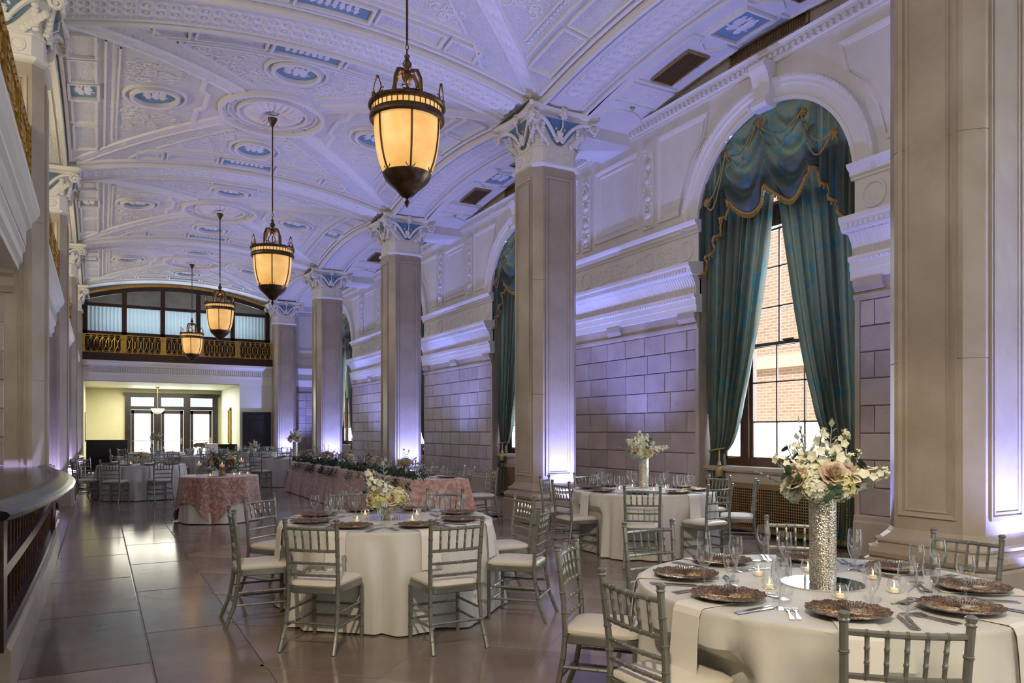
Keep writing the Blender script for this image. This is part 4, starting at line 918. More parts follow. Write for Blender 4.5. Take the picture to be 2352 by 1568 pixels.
# street outside
BRICK = bpy.data.materials.new('brick_facade'); BRICK.use_nodes = True; _n = BRICK.node_tree; _b = _n.nodes['Principled BSDF']; _b.inputs['Roughness'].default_value = .85
tcn = _n.nodes.new('ShaderNodeTexCoord'); sx = _n.nodes.new('ShaderNodeSeparateXYZ'); cb = _n.nodes.new('ShaderNodeCombineXYZ'); br = _n.nodes.new('ShaderNodeTexBrick')
_n.links.new(tcn.outputs['Object'], sx.inputs[0]); _n.links.new(sx.outputs['Y'], cb.inputs['X']); _n.links.new(sx.outputs['Z'], cb.inputs['Y']); _n.links.new(cb.outputs[0], br.inputs['Vector'])
br.inputs['Color1'].default_value = (.52, .33, .24, 1); br.inputs['Color2'].default_value = (.62, .42, .32, 1); br.inputs['Mortar'].default_value = (.72, .62, .52, 1)
br.inputs['Scale'].default_value = 1; br.inputs['Brick Width'].default_value = .30; br.inputs['Row Height'].default_value = .10; br.inputs['Mortar Size'].default_value = .014
_n.links.new(br.outputs['Color'], _b.inputs['Base Color'])
bld = thing('brick_building', 'sunlit orange brick building seen through the windows', 'building', (19, 8, 0))
part(MB().box(0, 6, -60, 70, -.5, 14), 'facade', BRICK, bld)
LIME = mat('limestone', (.78, .72, .58), .8)
bd = MB(); bd.box(-.12, 0, -1.2, 70, 3.55, 3.95); bd.box(-.15, 0, 1.2, 5.5, .75, 1.3); part(bd, 'stone_band', LIME, bld)
bd = MB(); bd.box(-.35, 0, 4.2, 5.0, -.5, 14); part(bd, 'brick_pier', BRICK, bld)
part(MB().box(-.06, .02, 1.5, 5.2, -.5, .75), 'shop_window', LIME, bld)
struct(MB().box(9.06, 19, -60, 90, -.6, -.5).box(-10, 60, 40, 120, -.6, -.5), 'floor_street', LIME)
# ================================================================== hanging lanterns
def make_lantern():
    r = thing('hanging_lantern', 'x', 'lantern', group='alabaster lanterns down the hall')
    gz = [(.235, .34), (.268, .40), (.298, .48), (.322, .58), (.338, .69), (.347, .80), (.350, .88), (.350, .94)]
    part(MB().lathe([(.0, .33)]+gz, 40), 'glass_bowl', LAMPG, r, True)
    cp_ = MB().lathe([(0, .0), (.006, .01), (.022, .04), (.03, .06), (.012, .085), (.012, .10), (.03, .11), (.07, .13), (.10, .165), (.12, .19), (.17, .235), (.225, .29), (.255, .345), (.26, .36), (.24, .37)], 40, rad=lambda a, rr, z: 1+(.025*cos(20*a) if z > .18 and z < .34 else 0)); part(cp_, 'bottom_cap', BRONZE, r, True)
    for k in range(6):
        a = 2*pi*k/6+.3; part(MB().tube([((q+.006)*cos(a), (q+.006)*sin(a), z) for q, z in gz], .011, 5), 'glass_rib', BRONZE, r, True)
    rm_ = MB().lathe([(.35, .92), (.375, .905), (.398, .925), (.40, .96), (.39, .985), (.375, .99)], 48); rm_.lathe([(.375, 1.045), (.40, 1.05), (.412, 1.07), (.405, 1.095), (.37, 1.105), (.33, 1.10)], 48); part(rm_, 'rim', BRONZE, r, True)
    part(MB().lathe([(.374, .98), (.374, 1.055)], 48), 'light_band', LAMPG, r, True)
    bb = MB()
    for k in range(40): a = 2*pi*k/40; bb.tube([(.377*cos(a), .377*sin(a), .958), (.377*cos(a), .377*sin(a), 1.06)], .006, 4)
    part(bb, 'band_bars', BRONZE, r)
    for k in range(6):
        a = 2*pi*k/6+.3; cr = MB(); R = lambda x, y, z: (x*cos(a)-y*sin(a), x*sin(a)+y*cos(a), z)
        for s in (-1, 1):
            cr.tube([R(.385, s*(.02+.07*sin(pi*t/8)*(1-t/9)), 1.10+.17*t/8) for t in range(9)], .007, 4); cr.tube([R(.385, s*(.08+.025*cos(t*.8)), 1.125+.02*sin(t*.8)) for t in range(8)], .006, 4)
            cr.tube([R(.25+.012, s*(.015+.05*sin(pi*t/8)*(1-t/10)), .36+.10*t/8) for t in range(9)], .005, 4)
        cr.ball(R(.385, 0, 1.275), .018, 6, 4); cr.tube([R(.385, -.09, 1.108), R(.385, .09, 1.108)], .007, 4); part(cr, 'cresting', BRONZE, r, True)
    for k in range(4):
        a = 2*pi*k/4+.5; part(MB().tube([((.06+q)*cos(a), (.06+q)*sin(a), z) for q, z in ((.13, 1.09), (.135, 1.22), (.125, 1.34), (.08, 1.435), (.01, 1.455), (-.04, 1.41))], .021, 6), 'arm', BRONZE, r, True)
    part(MB().lathe([(r_, z_+.085) for r_, z_ in ((0, 1.24), (.03, 1.26), (.055, 1.30), (.06, 1.34), (.05, 1.37), (.02, 1.385), (.022, 1.40), (.045, 1.43), (.05, 1.46), (.03, 1.49), (.018, 1.51), (.03, 1.53), (.03, 1.545), (.012, 1.56), (0, 1.57))], 16).tube([(0, 0, 1.05), (0, 0, 1.34)], .012, 6), 'hub', BRONZE, r, True)
    ch = MB()
    for k in range(3):
        z = 1.67+k*.05; c, s = (1, 0) if k % 2 else (0, 1)
        ch.tube([(.016*cos(t*pi/5)*c, .016*cos(t*pi/5)*s, z+.03*sin(t*pi/5)) for t in range(10)], .005, 4, closed=True)
    part(ch, 'chain', BRONZE, r); part(MB().tube([(0, 0, 1.80), (0, 0, 3.50)], .013, 8), 'rod', BRONZE, r)
    part(MB().lathe([(.013, 3.40), (.03, 3.42), (.05, 3.47), (.085, 3.53), (.09, 3.56), (0, 3.56)], 18), 'canopy', BRONZE, r, True)
    return r
l0 = make_lantern(); KIDS[l0.name] = tree(l0)
llab = ['glowing alabaster lantern hanging before the near window bay', 'glowing lantern hung under the first ceiling rosette past the near column', 'glowing lantern hung one bay before the end balcony', 'smallest-looking glowing lantern hung just before the end balcony']
l0.location = (XC, BAYS[1], 3.92); l0['label'] = llab[0]
for k in (2, 3, 4): copy_tree(l0, (XC, BAYS[k], 3.92), label=llab[k-1])
for k in range(5): light('lantern_glow', 'POINT', (XC, BAYS[k], 5.0), (1, .72, .40), 14, shadow_soft_size=.2)
# alcove pendant, mirror, piano, console
pe = thing('pendant_bowl', 'small white glass bowl pendant in front of the glass doors', 'pendant light', (2.2, 36.0, 2.28))
part(MB().lathe([(0, 0), (.12, .02), (.22, .09), (.27, .20), (.28, .23), (.26, .22)], 24), 'bowl', mat('white_glass_bowl', (.8, .82, .8), .3, emit=(1, .95, .85), es=.25), pe, True); part(MB().tube([(0, 0, .0), (0, 0, 1.1)], .012, 6).lathe([(.02, 1.08), (.06, 1.12), (.08, 1.165), (0, 1.165)], 12).lathe([(0, -.06), (.03, -.03), (0, 0)], 10), 'stem', BRASS, pe)
light('alcove_glow', 'AREA', (2.2, 35.2, 3.40), (1, .95, .78), 260, target=(2.2, 35.2, 0), size=3.5)
mi = thing('tall_mirror', 'tall narrow gold framed mirror on the cream alcove wall', 'mirror', (5.02, 34.9, .95))
part(MB().box(-.03, .0, -.22, .22, 0, 1.55), 'glass', MIRR, mi); fm = MB()
for a, b, c, d in ((-.26, -.20, 0, 1.55), (.20, .26, 0, 1.55), (-.26, .26, -.05, .04), (-.26, .26, 1.5, 1.62)): fm.box(-.06, .0, a, b, c, d)
part(fm, 'frame', GOLD, mi)
pn = thing('upright_piano', 'black upright piano beyond the bar-side columns', 'piano', (.22, 31.3, 0))
part(MB().box(-.66, .66, -.28, .30, .05, 1.16), 'case', BLACK, pn); part(MB().box(-.68, .68, -.32, .33, 1.16, 1.21), 'lid', BLACK, pn); part(MB().box(-.62, .62, -.52, -.28, .62, .76), 'key_shelf', BLACK, pn); [part(MB().box(a, a+.06, -.5, -.28, 0, .62), 'cheek', BLACK, pn) for a in (-.66, .60)]
cs = thing('console_cabinet', 'low black cabinet draped with a white cloth near the alcove', 'cabinet', (4.45, 33.4, 0))
part(MB().box(-.6, .6, -.25, .25, 0, .98), 'body', BLACK, cs); part(MB().box(-.62, -.15, -.27, .27, .98, 1.0).box(-.62, -.15, -.28, -.265, .6, 1.0), 'cloth', WHITEC, cs)
tag(MB().box(-.54, -.50, YA-3.2, YA-2.3, 1.1, 2.3).obj('wall_niche', STONE), 'tan stone panel on the yellow alcove wall', 'panel')
# ================================================================== bowed bar
bar = thing('bar_counter', 'bowed dark wood bar with baluster front and polished black top', 'bar counter')
Y0, Y1 = 5.15, 10.62
def bowx(y, a): u = (y-Y0)/(Y1-Y0); return -.50+a*sin(pi*min(1, max(0, u)))**.8
nn = 40; ys = [Y0+(Y1-Y0)*i/nn for i in range(nn+1)]
part(MB().loft([[(bowx(y, .015)-.10, y, 0), (bowx(y, .015)+.05, y, 0), (bowx(y, .015)+.05, y, .27), (bowx(y, .015)+.03, y, .30), (bowx(y, .015)-.10, y, .30)] for y in ys]), 'marble_kerb', MARB, bar)
part(MB().loft([[(bowx(y, .02)-.09, y, .30), (bowx(y, .02)+.02, y, .30), (bowx(y, .02)+.02, y, .37), (bowx(y, .02)-.09, y, .37)] for y in ys]), 'bottom_rail', WOOD, bar)
part(MB().loft([[(bowx(y, .02)-.07, y, .68), (bowx(y, .02)+.015, y, .68), (bowx(y, .02)+.015, y, .75), (bowx(y, .02)-.07, y, .75)] for y in ys]), 'middle_rail', WOOD, bar)
hr = []
for y in ys:
    x = bowx(y, .25); hr.append([(x-.16, y, 1.02), (x-.02, y, 1.0), (x+.03, y, 1.03), (x+.05, y, 1.055), (x+.03, y, 1.075), (x-.02, y, 1.085), (x-.07, y, 1.115), (x-.12, y, 1.13), (x-.16, y, 1.12)])
part(MB().loft(hr), 'handrail', BLACK, bar, True)
part(MB().loft([[(-1.45, y, 1.03), (bowx(y, .25)-.15, y, 1.03), (bowx(y, .25)-.15, y, 1.105), (-1.45, y, 1.105)] for y in ys]), 'top', BLACK, bar)
part(MB().loft([[(-1.4, y, .0), (-1.1, y, .0), (-1.1, y, 1.03), (-1.4, y, 1.03)] for y in ys]), 'body', WOOD, bar)
for i in range(27):
    y = Y0+.14+i*(Y1-Y0-.24)/26
    for z0, z1 in ((.37, .68), (.75, 1.02)): part(MB().tube([(bowx(y, .02)-.03, y, z0), (bowx(y, .02)-.03, y, z0+.05), (bowx(y, .02)-.03, y, (z0+z1)/2), (bowx(y, .02)-.03, y, z1-.05), (bowx(y, .02)-.03, y, z1)], [.007, .009, .011, .009, .007], 6), 'baluster', BALU, bar, True)
for y in (Y0, Y1): part(MB().box(-.66, -.475, y-.09, y+.09, .29, 1.03), 'post', WOOD, bar)
light('gallery_soffit_lamp', 'AREA', (-1.75, 8.2, 3.40), (1, .80, .50), 30, target=(-1.2, 9.5, 0), shape='RECTANGLE', size=1.0, size_y=3.0)
# ================================================================== chairs
def bamboo(mb, pts, r, nodes, n=8):
    pts = [Vector(p) for p in pts]; cum = [0]
    for a, b in zip(pts, pts[1:]): cum.append(cum[-1]+(b-a).length)
    T = cum[-1]
    def at(s):
        for i in range(len(cum)-1):
            if s <= cum[i+1] or i == len(cum)-2: return pts[i].lerp(pts[i+1], (s-cum[i])/(cum[i+1]-cum[i]))
    S_ = [(c, 1.0) for c in cum]
    for k in nodes:
        s = k*T
        for d, q in ((-.006, 1), (-.004, 1.22), (-.0015, 1.22), (0, 1.02), (.0015, 1.22), (.004, 1.22), (.006, 1)): S_.append((min(T, max(0, s+d)), q))
    S_.sort(); mb.tube([at(s) for s, q in S_], [r*q for s, q in S_], n)
def arc(z, yb, bow, w): return [(-w+2*w*i/8, yb-bow*sin(pi*i/8), z) for i in range(9)]
def make_chair():
    c = thing('banquet_chair', 'x', 'chair')
    for s in (-1, 1):
        mb = MB(); bamboo(mb, [(.205*s, -.30, 0), (.196*s, -.235, .16), (.190*s, -.205, .32), (.188*s, -.195, .45), (.190*s, -.203, .62), (.198*s, -.235, .895)], .0155, (.10, .22, .36, .50, .63, .75, .88))
        mb.lathe([(.016, .89), (.021, .897), (.015, .904), (.020, .914), (.021, .921), (.012, .928), (0, .929)], 10, (.198*s, -.235, 0)); part(mb, 'back_post', CHAIRM, c, True)
        mb = MB(); bamboo(mb, [(.192*s, .185, 0), (.192*s, .185, .40)], .0155, (.22, .45, .7)); part(mb, 'front_leg', CHAIRM, c, True)
        for z in (.27, .17): mb = MB(); bamboo(mb, [(.192*s, .185, z), (.193*s, -.215, z)], .0095, (.25, .5, .75), 6); part(mb, 'stretcher', CHAIRM, c, True)
    for y, z in ((.185, .245), (.185, .15), (-.235, .195)): mb = MB(); bamboo(mb, [(-.192, y, z), (.192, y, z)], .0095, (.25, .5, .75), 6); part(mb, 'stretcher', CHAIRM, c, True)
    def rr(w, d, q, z, n=5):
        P = []
        for (sx_, sy_, a0) in ((1, 1, 0), (-1, 1, 90), (-1, -1, 180), (1, -1, 270)):
            ww = w if sy_ > 0 else w*.92
            for k in range(n): a = radians(a0+90*k/(n-1)); P.append((sx_*(ww-q)+q*cos(a), sy_*(d-q)-.005+q*sin(a), z))
        return P
    part(MB().loft([rr(.20, .205, .05, .395), rr(.205, .21, .05, .40), rr(.205, .21, .05, .438), rr(.20, .205, .05, .442)]), 'seat_frame', CHAIRM, c, True)
    cu = MB(); cu.loft([rr(.197, .20, .06, .441), rr(.205, .208, .06, .452), rr(.203, .206, .06, .468), rr(.185, .19, .08, .482), rr(.14, .145, .09, .491), rr(.06, .06, .05, .495)]); part(cu, 'cushion', CUSH, c, True)
    for z, yb, bow, r in ((.855, -.229, .022, .0125), (.70, -.209, .016, .0115), (.61, -.202, .014, .0105), (.525, -.198, .012, .0105)):
        mb = MB(); bamboo(mb, arc(z, yb, bow, .19), r, (.17, .34, .5, .66, .83), 7); part(mb, 'back_rail', CHAIRM, c, True)
    for k in range(5):
        x = (-.115+.0575*k)*1.05; f = sin(pi*(x+.19)/.38); mb = MB(); bamboo(mb, [(x, -.209-.016*f, .70), (x*1.02, -.219-.019*f, .78), (x*1.04, -.229-.022*f, .855)], .0085, (.33, .66), 6); part(mb, 'spindle', CHAIRM, c, True)
    return c
ch0 = make_chair(); KIDS[ch0.name] = tree(ch0)
far = None
def make_far_chair():
    c = thing('banquet_chair', 'x', 'chair'); f = MB(); bk = MB(); cu = None
    for o, _ in KIDS[ch0.name]:
        nm = o.name.split('.')[0]; d = bk if nm in ('back_rail', 'spindle') else f if nm != 'cushion' else None
        if nm == 'cushion': place('cushion', o.data, c); continue
    for s in (-1, 1):
        f.tube([(.205*s, -.30, 0), (.190*s, -.205, .32), (.190*s, -.203, .62), (.198*s, -.235, .925)], .016, 5); f.tube([(.192*s, .185, 0), (.192*s, .185, .40)], .0155, 5)
        for z in (.27, .17): f.tube([(.192*s, .185, z), (.193*s, -.215, z)], .0095, 4)
    f.tube([(-.192, .185, .245), (.192, .185, .245)], .0095, 4); f.tube([(-.192, -.235, .195), (.192, -.235, .195)], .0095, 4); f.box(-.20, .20, -.21, .205, .395, .442)
    for z, yb, bow, r in ((.855, -.229, .022, .0125), (.70, -.209, .016, .0115), (.61, -.202, .014, .0105), (.525, -.198, .012, .0105)): bk.tube(arc(z, yb, bow, .19), r, 4)
    for k in range(5): x = -.12+.06*k; bk.tube([(x, -.22, .70), (x, -.245, .855)], .0085, 4)
    part(f, 'frame', CHAIRM, c, True); part(bk, 'back', CHAIRM, c, True); return c
ch1 = make_far_chair(); KIDS[ch1.name] = tree(ch1)
used = {ch0.name: 0, ch1.name: 0}
def seat_at(proto, cx, cyy, dirx, diry, label, group):
    rz = math.atan2(dirx, -diry)
    if not used[proto.name]: used[proto.name] = 1; proto.location = (cx, cyy, 0); proto.rotation_euler = (0, 0, rz); proto['label'] = label; proto['group'] = group; return
    copy_tree(proto, (cx, cyy, 0), rz, label, group)
# ================================================================== table linen
TZ = .765
def cloth_mesh(R, seed, folds=13, top=TZ, hem=.012, flare=.11, dents=(), amp=1.0, naps=()):
    rg = random.Random(seed); ph = [rg.uniform(0, 6.28) for _ in range(4)]; n = 208
    def rr(a, t):
        w = 2.1*abs(sin(.5*(folds*a+ph[0]+.8*sin(3*a+ph[1]))))**.9-1.3+.40*sin((folds*2-3)*a+ph[2]+sin(2*a))+.3*sin(5*a+ph[3])
        r = R+flare*t*.75+(.012+.085*t**.8)*w*min(1, t*5)*.62*amp+.02*t
        for da, dr in dents:
            e = abs((a-da+pi) % (2*pi)-pi); hw = .225/max(dr, .3)
            if e < hw*1.45 and t > .18: k = min(1, (t-.18)/.14)*(1 if e < hw else 1-(e-hw)/(hw*.45)); r = r+(min(r, dr/max(cos(min(e, hw)), .8))-r)*k
        for na in naps:
            if abs((a-na+pi) % (2*pi)-pi) < .125 and t < .46: r = min(r, R+.010+.05*t)
        return r
    mb = MB(); rings = [(0, 0)]
    prof = [(.0, TZ)]
    V = []; levels = [('t', .3), ('t', .7), ('t', .95), ('t', 1.0)]+[('d', q) for q in (.012, .04, .1, .2, .32, .45, .6, .75, .88, 1)]
    for k, q in levels:
        for i in range(n):
            a = 2*pi*i/n
            if k == 't': V.append((R*q*cos(a), R*q*sin(a), top-(0 if q < .96 else .002)))
            else: r = rr(a, q) if q > .013 else R+.006; V.append((r*cos(a), r*sin(a), top-(top-hem)*q-(.004 if q < .013 else 0)))
    V.append((0, 0, top)); m = len(levels)
    F = [(i*n+k, i*n+(k+1) % n, (i+1)*n+(k+1) % n, (i+1)*n+k) for i in range(m-1) for k in range(n)]+[(m*n, k, (k+1) % n) for k in range(n)]
    return mb.add(V, F)
tblm = None
def table_under(cx, cyy, phrase, R=.905):
    t = thing('round_table', f'folding table hidden under the cloth of the {phrase}', 'table', (cx, cyy, 0))
    part(MB().lathe([(0, TZ-.035), (R, TZ-.035), (R, TZ-.004), (0, TZ-.004)], 40), 'tabletop', WOOD, t)
    for k in range(4): a = pi/4+k*pi/2; part(MB().tube([(R*.62*cos(a), R*.62*sin(a), 0), (R*.62*cos(a), R*.62*sin(a), TZ-.03)], .016, 6), 'leg', SILV, t)
# ================================================================== tableware meshes
def lathe_mesh(name, prof, m, n=24, rad=None): return MB().lathe(prof, n, rad=rad).mesh(name, m, True)
wine = lathe_mesh('wine_glass', [(0, .002), (.034, .002), (.034, .004), (.010, .009), (.0045, .02), (.004, .06), (.0045, .092), (.012, .102), (.026, .115), (.036, .135), (.0395, .158), (.037, .185), (.033, .212), (.0315, .213)], GLASS, 20)
water = lathe_mesh('water_glass', [(0, .002), (.033, .002), (.033, .004), (.009, .009), (.006, .022), (.007, .05), (.014, .062), (.027, .085), (.036, .115), (.038, .145), (.035, .175), (.0325, .196), (.031, .197)], GLASS, 20)
charger = lathe_mesh('charger', [(0, .006), (.06, .006), (.105, .007), (.115, .012), (.125, .018), (.155, .022), (.168, .024), (.166, .020), (.13, .012), (.11, .002), (0, .0015)], CHARG, 96, rad=lambda a, r, z: 1+(.014*sin(16*a)+.008*sin(48*a))*(r > .12)+.004*sin(48*a)*(r > .05))
cm_ = charger
def ridged():
    mb = MB(); n = 144; prof = [(0, .006), (.03, .006), (.06, .0062), (.10, .0065), (.112, .011), (.122, .018), (.14, .0205), (.158, .023), (.169, .0245), (.166, .020), (.13, .010), (.11, .002), (0, .0015)]; vs = []
    for j, (r, z) in enumerate(prof):
        for k in range(n):
            a = 2*pi*k/n; top = j < 9; q = r*(1+(.016*sin(15*a)+.007*sin(37*a))*(r > .15)); zz = z+(.0016*(1 if k % 2 else -1)*(r > .02) if top else 0)+.002*sin(15*a)*(r > .13); vs.append((q*cos(a), q*sin(a), zz))
    return mb.add(vs, [(i*n+k, i*n+(k+1) % n, (i+1)*n+(k+1) % n, (i+1)*n+k) for i in range(len(prof)-1) for k in range(n)]).mesh('charger', CHARG, True)
charger = ridged()
def outline(pts, th=.002, bend=None):
    mb = MB(); n = len(pts)   # pts: list of (y, half width) → flat strip with thickness, bend gives z
    vs = []
    for y, w in pts:
        z = bend(y) if bend else 0; vs += [(-w, y, z), (w, y, z), (w, y, z+th), (-w, y, z+th)]
    mb.add(vs, [(i*4+k, i*4+(k+1) % 4, (i+1)*4+(k+1) % 4, (i+1)*4+k) for i in range(n-1) for k in range(4)]+[(3, 2, 1, 0), ((n-1)*4, (n-1)*4+1, (n-1)*4+2, (n-1)*4+3)]); return mb
def make_fork():
    mb = outline([(-.10, .008), (-.08, .010), (-.02, .005), (.03, .0035), (.045, .006), (.055, .0125), (.068, .0125)], .0025, lambda y: .001+.006*max(0, (y-.02)*12)*.6)
    for k in range(4): x = -.0105+k*.007; mb.add([(x-.0018, .066, .007), (x+.0018, .066, .007), (x+.001, .10, .004), (x-.001, .10, .004), (x-.0018, .066, .009), (x+.0018, .066, .009), (x+.001, .10, .006), (x-.001, .10, .006)], [(4, 5, 6, 7), (0, 3, 2, 1), (0, 1, 5, 4), (1, 2, 6, 5), (2, 3, 7, 6), (3, 0, 4, 7)])
    return mb.mesh('fork', SILV, True)
fork = make_fork()
knife = outline([(-.115, .007), (-.11, .0095), (-.06, .008), (.0, .006), (.005, .009), (.07, .0095), (.10, .007), (.115, .001)], .003, lambda y: .002).mesh('knife', SILV, True)
spoon = outline([(-.10, .007), (-.085, .009), (-.02, .0045), (.04, .0035), (.05, .008), (.062, .016), (.078, .0195), (.094, .016), (.104, .005)], .0025, lambda y: .002+.006*max(0, min(1, (y-.03)*20))-(.006 if .06 < y < .095 else 0)).mesh('spoon', SILV, True)
def make_napkin(R):
    P = [(.52, TZ+.003), (.70, TZ+.003), (R-.01, TZ+.004), (R+.008, TZ-.004), (R+.02, TZ-.03), (R+.03, TZ-.12), (R+.042, TZ-.29)]; mb = MB(); vs = []
    for d, z in P:
        for off in (-.085, .085): vs += [(off*(.94 if z > TZ-.2 else 1), -d, z)]
    up = [(x, y*1.0-.0, z) for x, y, z in vs]; th = [(x, y-.003 if z < TZ-.002 else y, z+.003 if z >= TZ-.002 else z) for x, y, z in vs]; n = len(vs)
    mb.add(up+th, [(2*i, 2*i+1, 2*i+3, 2*i+2) for i in range(len(P)-1)]+[(n+2*i+2, n+2*i+3, n+2*i+1, n+2*i) for i in range(len(P)-1)]+[(2*i+2, n+2*i+2, n+2*i, 2*i) for i in range(len(P)-1)]+[(2*i+1, n+2*i+1, n+2*i+3, 2*i+3) for i in range(len(P)-1)]+[(n-2, n-1, 2*n-1, 2*n-2), (1, 0, n, n+1)])
    return mb.mesh('napkin', NAPK)
napk = make_napkin(.915)
vglass = lathe_mesh('votive_glass', [(0, .001), (.022, .001), (.032, .012), (.037, .030), (.036, .046), (.030, .060), (.027, .066)], GLASS, 18)
vcand = lathe_mesh('candle', [(0, .022), (.017, .022), (.018, .02), (.018, .004), (0, .004)], CAND, 14); vflame = lathe_mesh('flame', [(0, .024), (.003, .028), (.0042, .034), (.002, .046), (0, .054)], FLAME, 8)
vo0 = None
def votive(x, y, z, phrase, where=None):
    global vo0
    if vo0 is None:
        vo0 = thing('votive_candle', 'x', 'candle'); place('glass', vglass, vo0); c = place('candle', vcand, vo0); place('flame', vflame, c); KIDS[vo0.name] = tree(vo0); o = vo0; o.location = (x, y, z)
    else: o = copy_tree(vo0, (x, y, z))
    tag(o, f'small lit votive candle in round glass, {where}, {phrase}' if where else f'small lit votive candle in round glass on the {phrase}', 'candle', f'votives on the {phrase}')
ITEM = {'wine_glass': (wine, 'clear stemmed wine glass', 'wine glass'), 'water_glass': (water, 'clear footed water goblet', 'water goblet'), 'charger': (charger, 'scalloped bronze charger plate', 'plate'), 'fork': (fork, 'steel table fork', 'fork'), 'knife': (knife, 'steel table knife', 'knife'), 'spoon': (spoon, 'steel dessert spoon', 'spoon'), 'napkin': (napk, 'white folded napkin hanging under a charger of the', 'napkin')}
PL = {'wine_glass': 'wine glasses', 'water_glass': 'water goblets', 'charger': 'chargers', 'fork': 'forks', 'knife': 'knives', 'spoon': 'spoons', 'napkin': 'napkins'}
SIDES = ['window side', 'window-and-balcony side', 'balcony side', 'bar-and-balcony side', 'bar side', 'bar side opposite the balcony', 'side opposite the balcony', 'window side opposite the balcony']
def side_of(a): return SIDES[round((a % (2*pi))/(pi/4)) % 8]
def item(kind, x, y, z, rz, phrase, side=None):
    me, lab, cat = ITEM[kind]; o = place(kind, me, None, (x, y, z), (0, 0, rz)); tag(o, f'{lab} on the {phrase}' if side is None else f'{lab}, {side}, {phrase}', cat, f'{PL[kind]} on the {phrase}'); return o
def setting(cx, cyy, ang, phrase, rg, lod=0, R=.915):
    """one place setting; local frame: +y towards the table centre"""
    rz = ang+pi/2; c, s = cos(rz), sin(rz)
    def P(lx, ly): return (cx+lx*c-ly*s, cyy+lx*s+ly*c)
    j = lambda q: rg.uniform(-q, q); sd = side_of(ang)
    if lod < 2: o = place('napkin', napk, None, (cx, cyy, 0), (0, 0, rz)); tag(o, f'hanging white napkin, {sd}, {phrase}', 'napkin', f'napkins on the {phrase}')
    x, y = P(j(.01), -.675); item('charger', x, y, TZ+.0075, rz+j(1), phrase, sd)
    x, y = P(.235+j(.02), -.60+j(.02)); item('wine_glass', x, y, TZ+.001, j(1), phrase, sd)
    x, y = P(.145+j(.02), -.47+j(.02)); item('water_glass', x, y, TZ+.001, j(1), phrase, sd)
    if lod < 2:
        for lx in (-.205, -.235): x, y = P(lx, -.70+j(.01)); item('fork', x, y, TZ+.001, rz+j(.05), phrase, sd)
        for lx in (.20, .225): x, y = P(lx, -.73+j(.01)); item('knife', x, y, TZ+.001, rz+j(.04), phrase, sd)
    if lod < 1:
        x, y = P(.02+j(.02), -.465); item('spoon', x, y, TZ+.001, rz+pi/2+j(.1), phrase, sd); x, y = P(-.03+j(.02), -.435); item('fork', x, y, TZ+.001, rz-pi/2+j(.1), phrase, sd)
# ================================================================== flowers
def petal_ring(mb, r, h, n, z0, tilt, wob, rg):
    for k in range(n):
        a = 2*pi*k/n+rg.uniform(-.2, .2); w = 1.3*r*pi/n*1.35
        for_pts = []
        for v in range(4):
            t = v/3
            for u in (-1, -.5, 0, .5, 1):
                ww = w*u*(sin(pi*(.25+.62*t))); rr = r*(.25+.75*t**.7)+tilt*t*t*r; z = z0+h*t-.25*h*u*u*t+rg.uniform(-1, 1)*wob
                rr -= abs(u)**2*.12*r*t
                for_pts.append((rr*cos(a)-ww*sin(a), rr*sin(a)+ww*cos(a), z))
        mb.add(for_pts, [(v*5+u, v*5+u+1, v*5+u+6, v*5+u+5) for v in range(3) for u in range(4)])
def rose_mesh(m, seed):
    rg = random.Random(seed); mb = MB()
    for r, h, n, z0, tl in ((.012, .034, 3, .012, -.35), (.019, .036, 4, .008, -.2), (.027, .036, 5, .004, .0), (.035, .033, 5, 0, .2), (.041, .026, 6, -.004, .35)): petal_ring(mb, r, h, n, z0, tl, .0015, rg)
    mb.ball((0, 0, -.002), .02, 8, 5, (1, 1, .8)); return mb.mesh('rose', m, True)
def floret(mb, p, d, r, rg, n=4):
    d = Vector(d).normalized(); a = d.orthogonal().normalized(); b = d.cross(a); t0 = rg.uniform(0, 6)
    for k in range(n):
        t = t0+2*pi*k/n; e = a*cos(t)+b*sin(t); f = d.cross(e); P = Vector(p)
        mb.add([P, P+e*r*.6+f*r*.45+d*r*.12, P+e*r*1.05+d*r*.28, P+e*r*.6-f*r*.45+d*r*.12], [(0, 1, 2, 3)])
def hydrangea_mesh(m, seed, R=.055, n=70):
    rg = random.Random(seed); mb = MB()
    for k in range(n):
        z = rg.uniform(-.35, 1); a = rg.uniform(0, 6.28); q = sqrt(1-z*z); d = (q*cos(a), q*sin(a), z); rr = R*rg.uniform(.82, 1.05); floret(mb, [c*rr for c in d], d, .016, rg)
    mb.ball((0, 0, 0), R*.8, 8, 6); return mb.mesh('hydrangea', m, True)
def stock_mesh(m, seed, L_=.22):
    rg = random.Random(seed); mb = MB(); bend = rg.uniform(-.05, .05); at = lambda t: Vector((bend*t*t, bend*.5*t*t, L_*t))
    for k in range(20):
        t = .22+.72*k/19; a = k*2.4+rg.uniform(-.4, .4); d = Vector((cos(a), sin(a), rg.uniform(.1, .8))); r = .034*(1-.6*(t-.22)/.78)*rg.uniform(.7, 1.2); floret(mb, at(t)+d*r, d, .028*(1.15-.7*t)*rg.uniform(.8, 1.15), rg, 5)
    for k in range(8): t = .93+.07*k/8; a = k*2.4; mb.ball(at(t)+Vector((cos(a), sin(a), 0))*.008, .006, 5, 4)
    return mb.mesh('stock_stem', m, True), MB().tube([at(t/6) for t in range(7)], .0028, 5).mesh('stem', STEM)
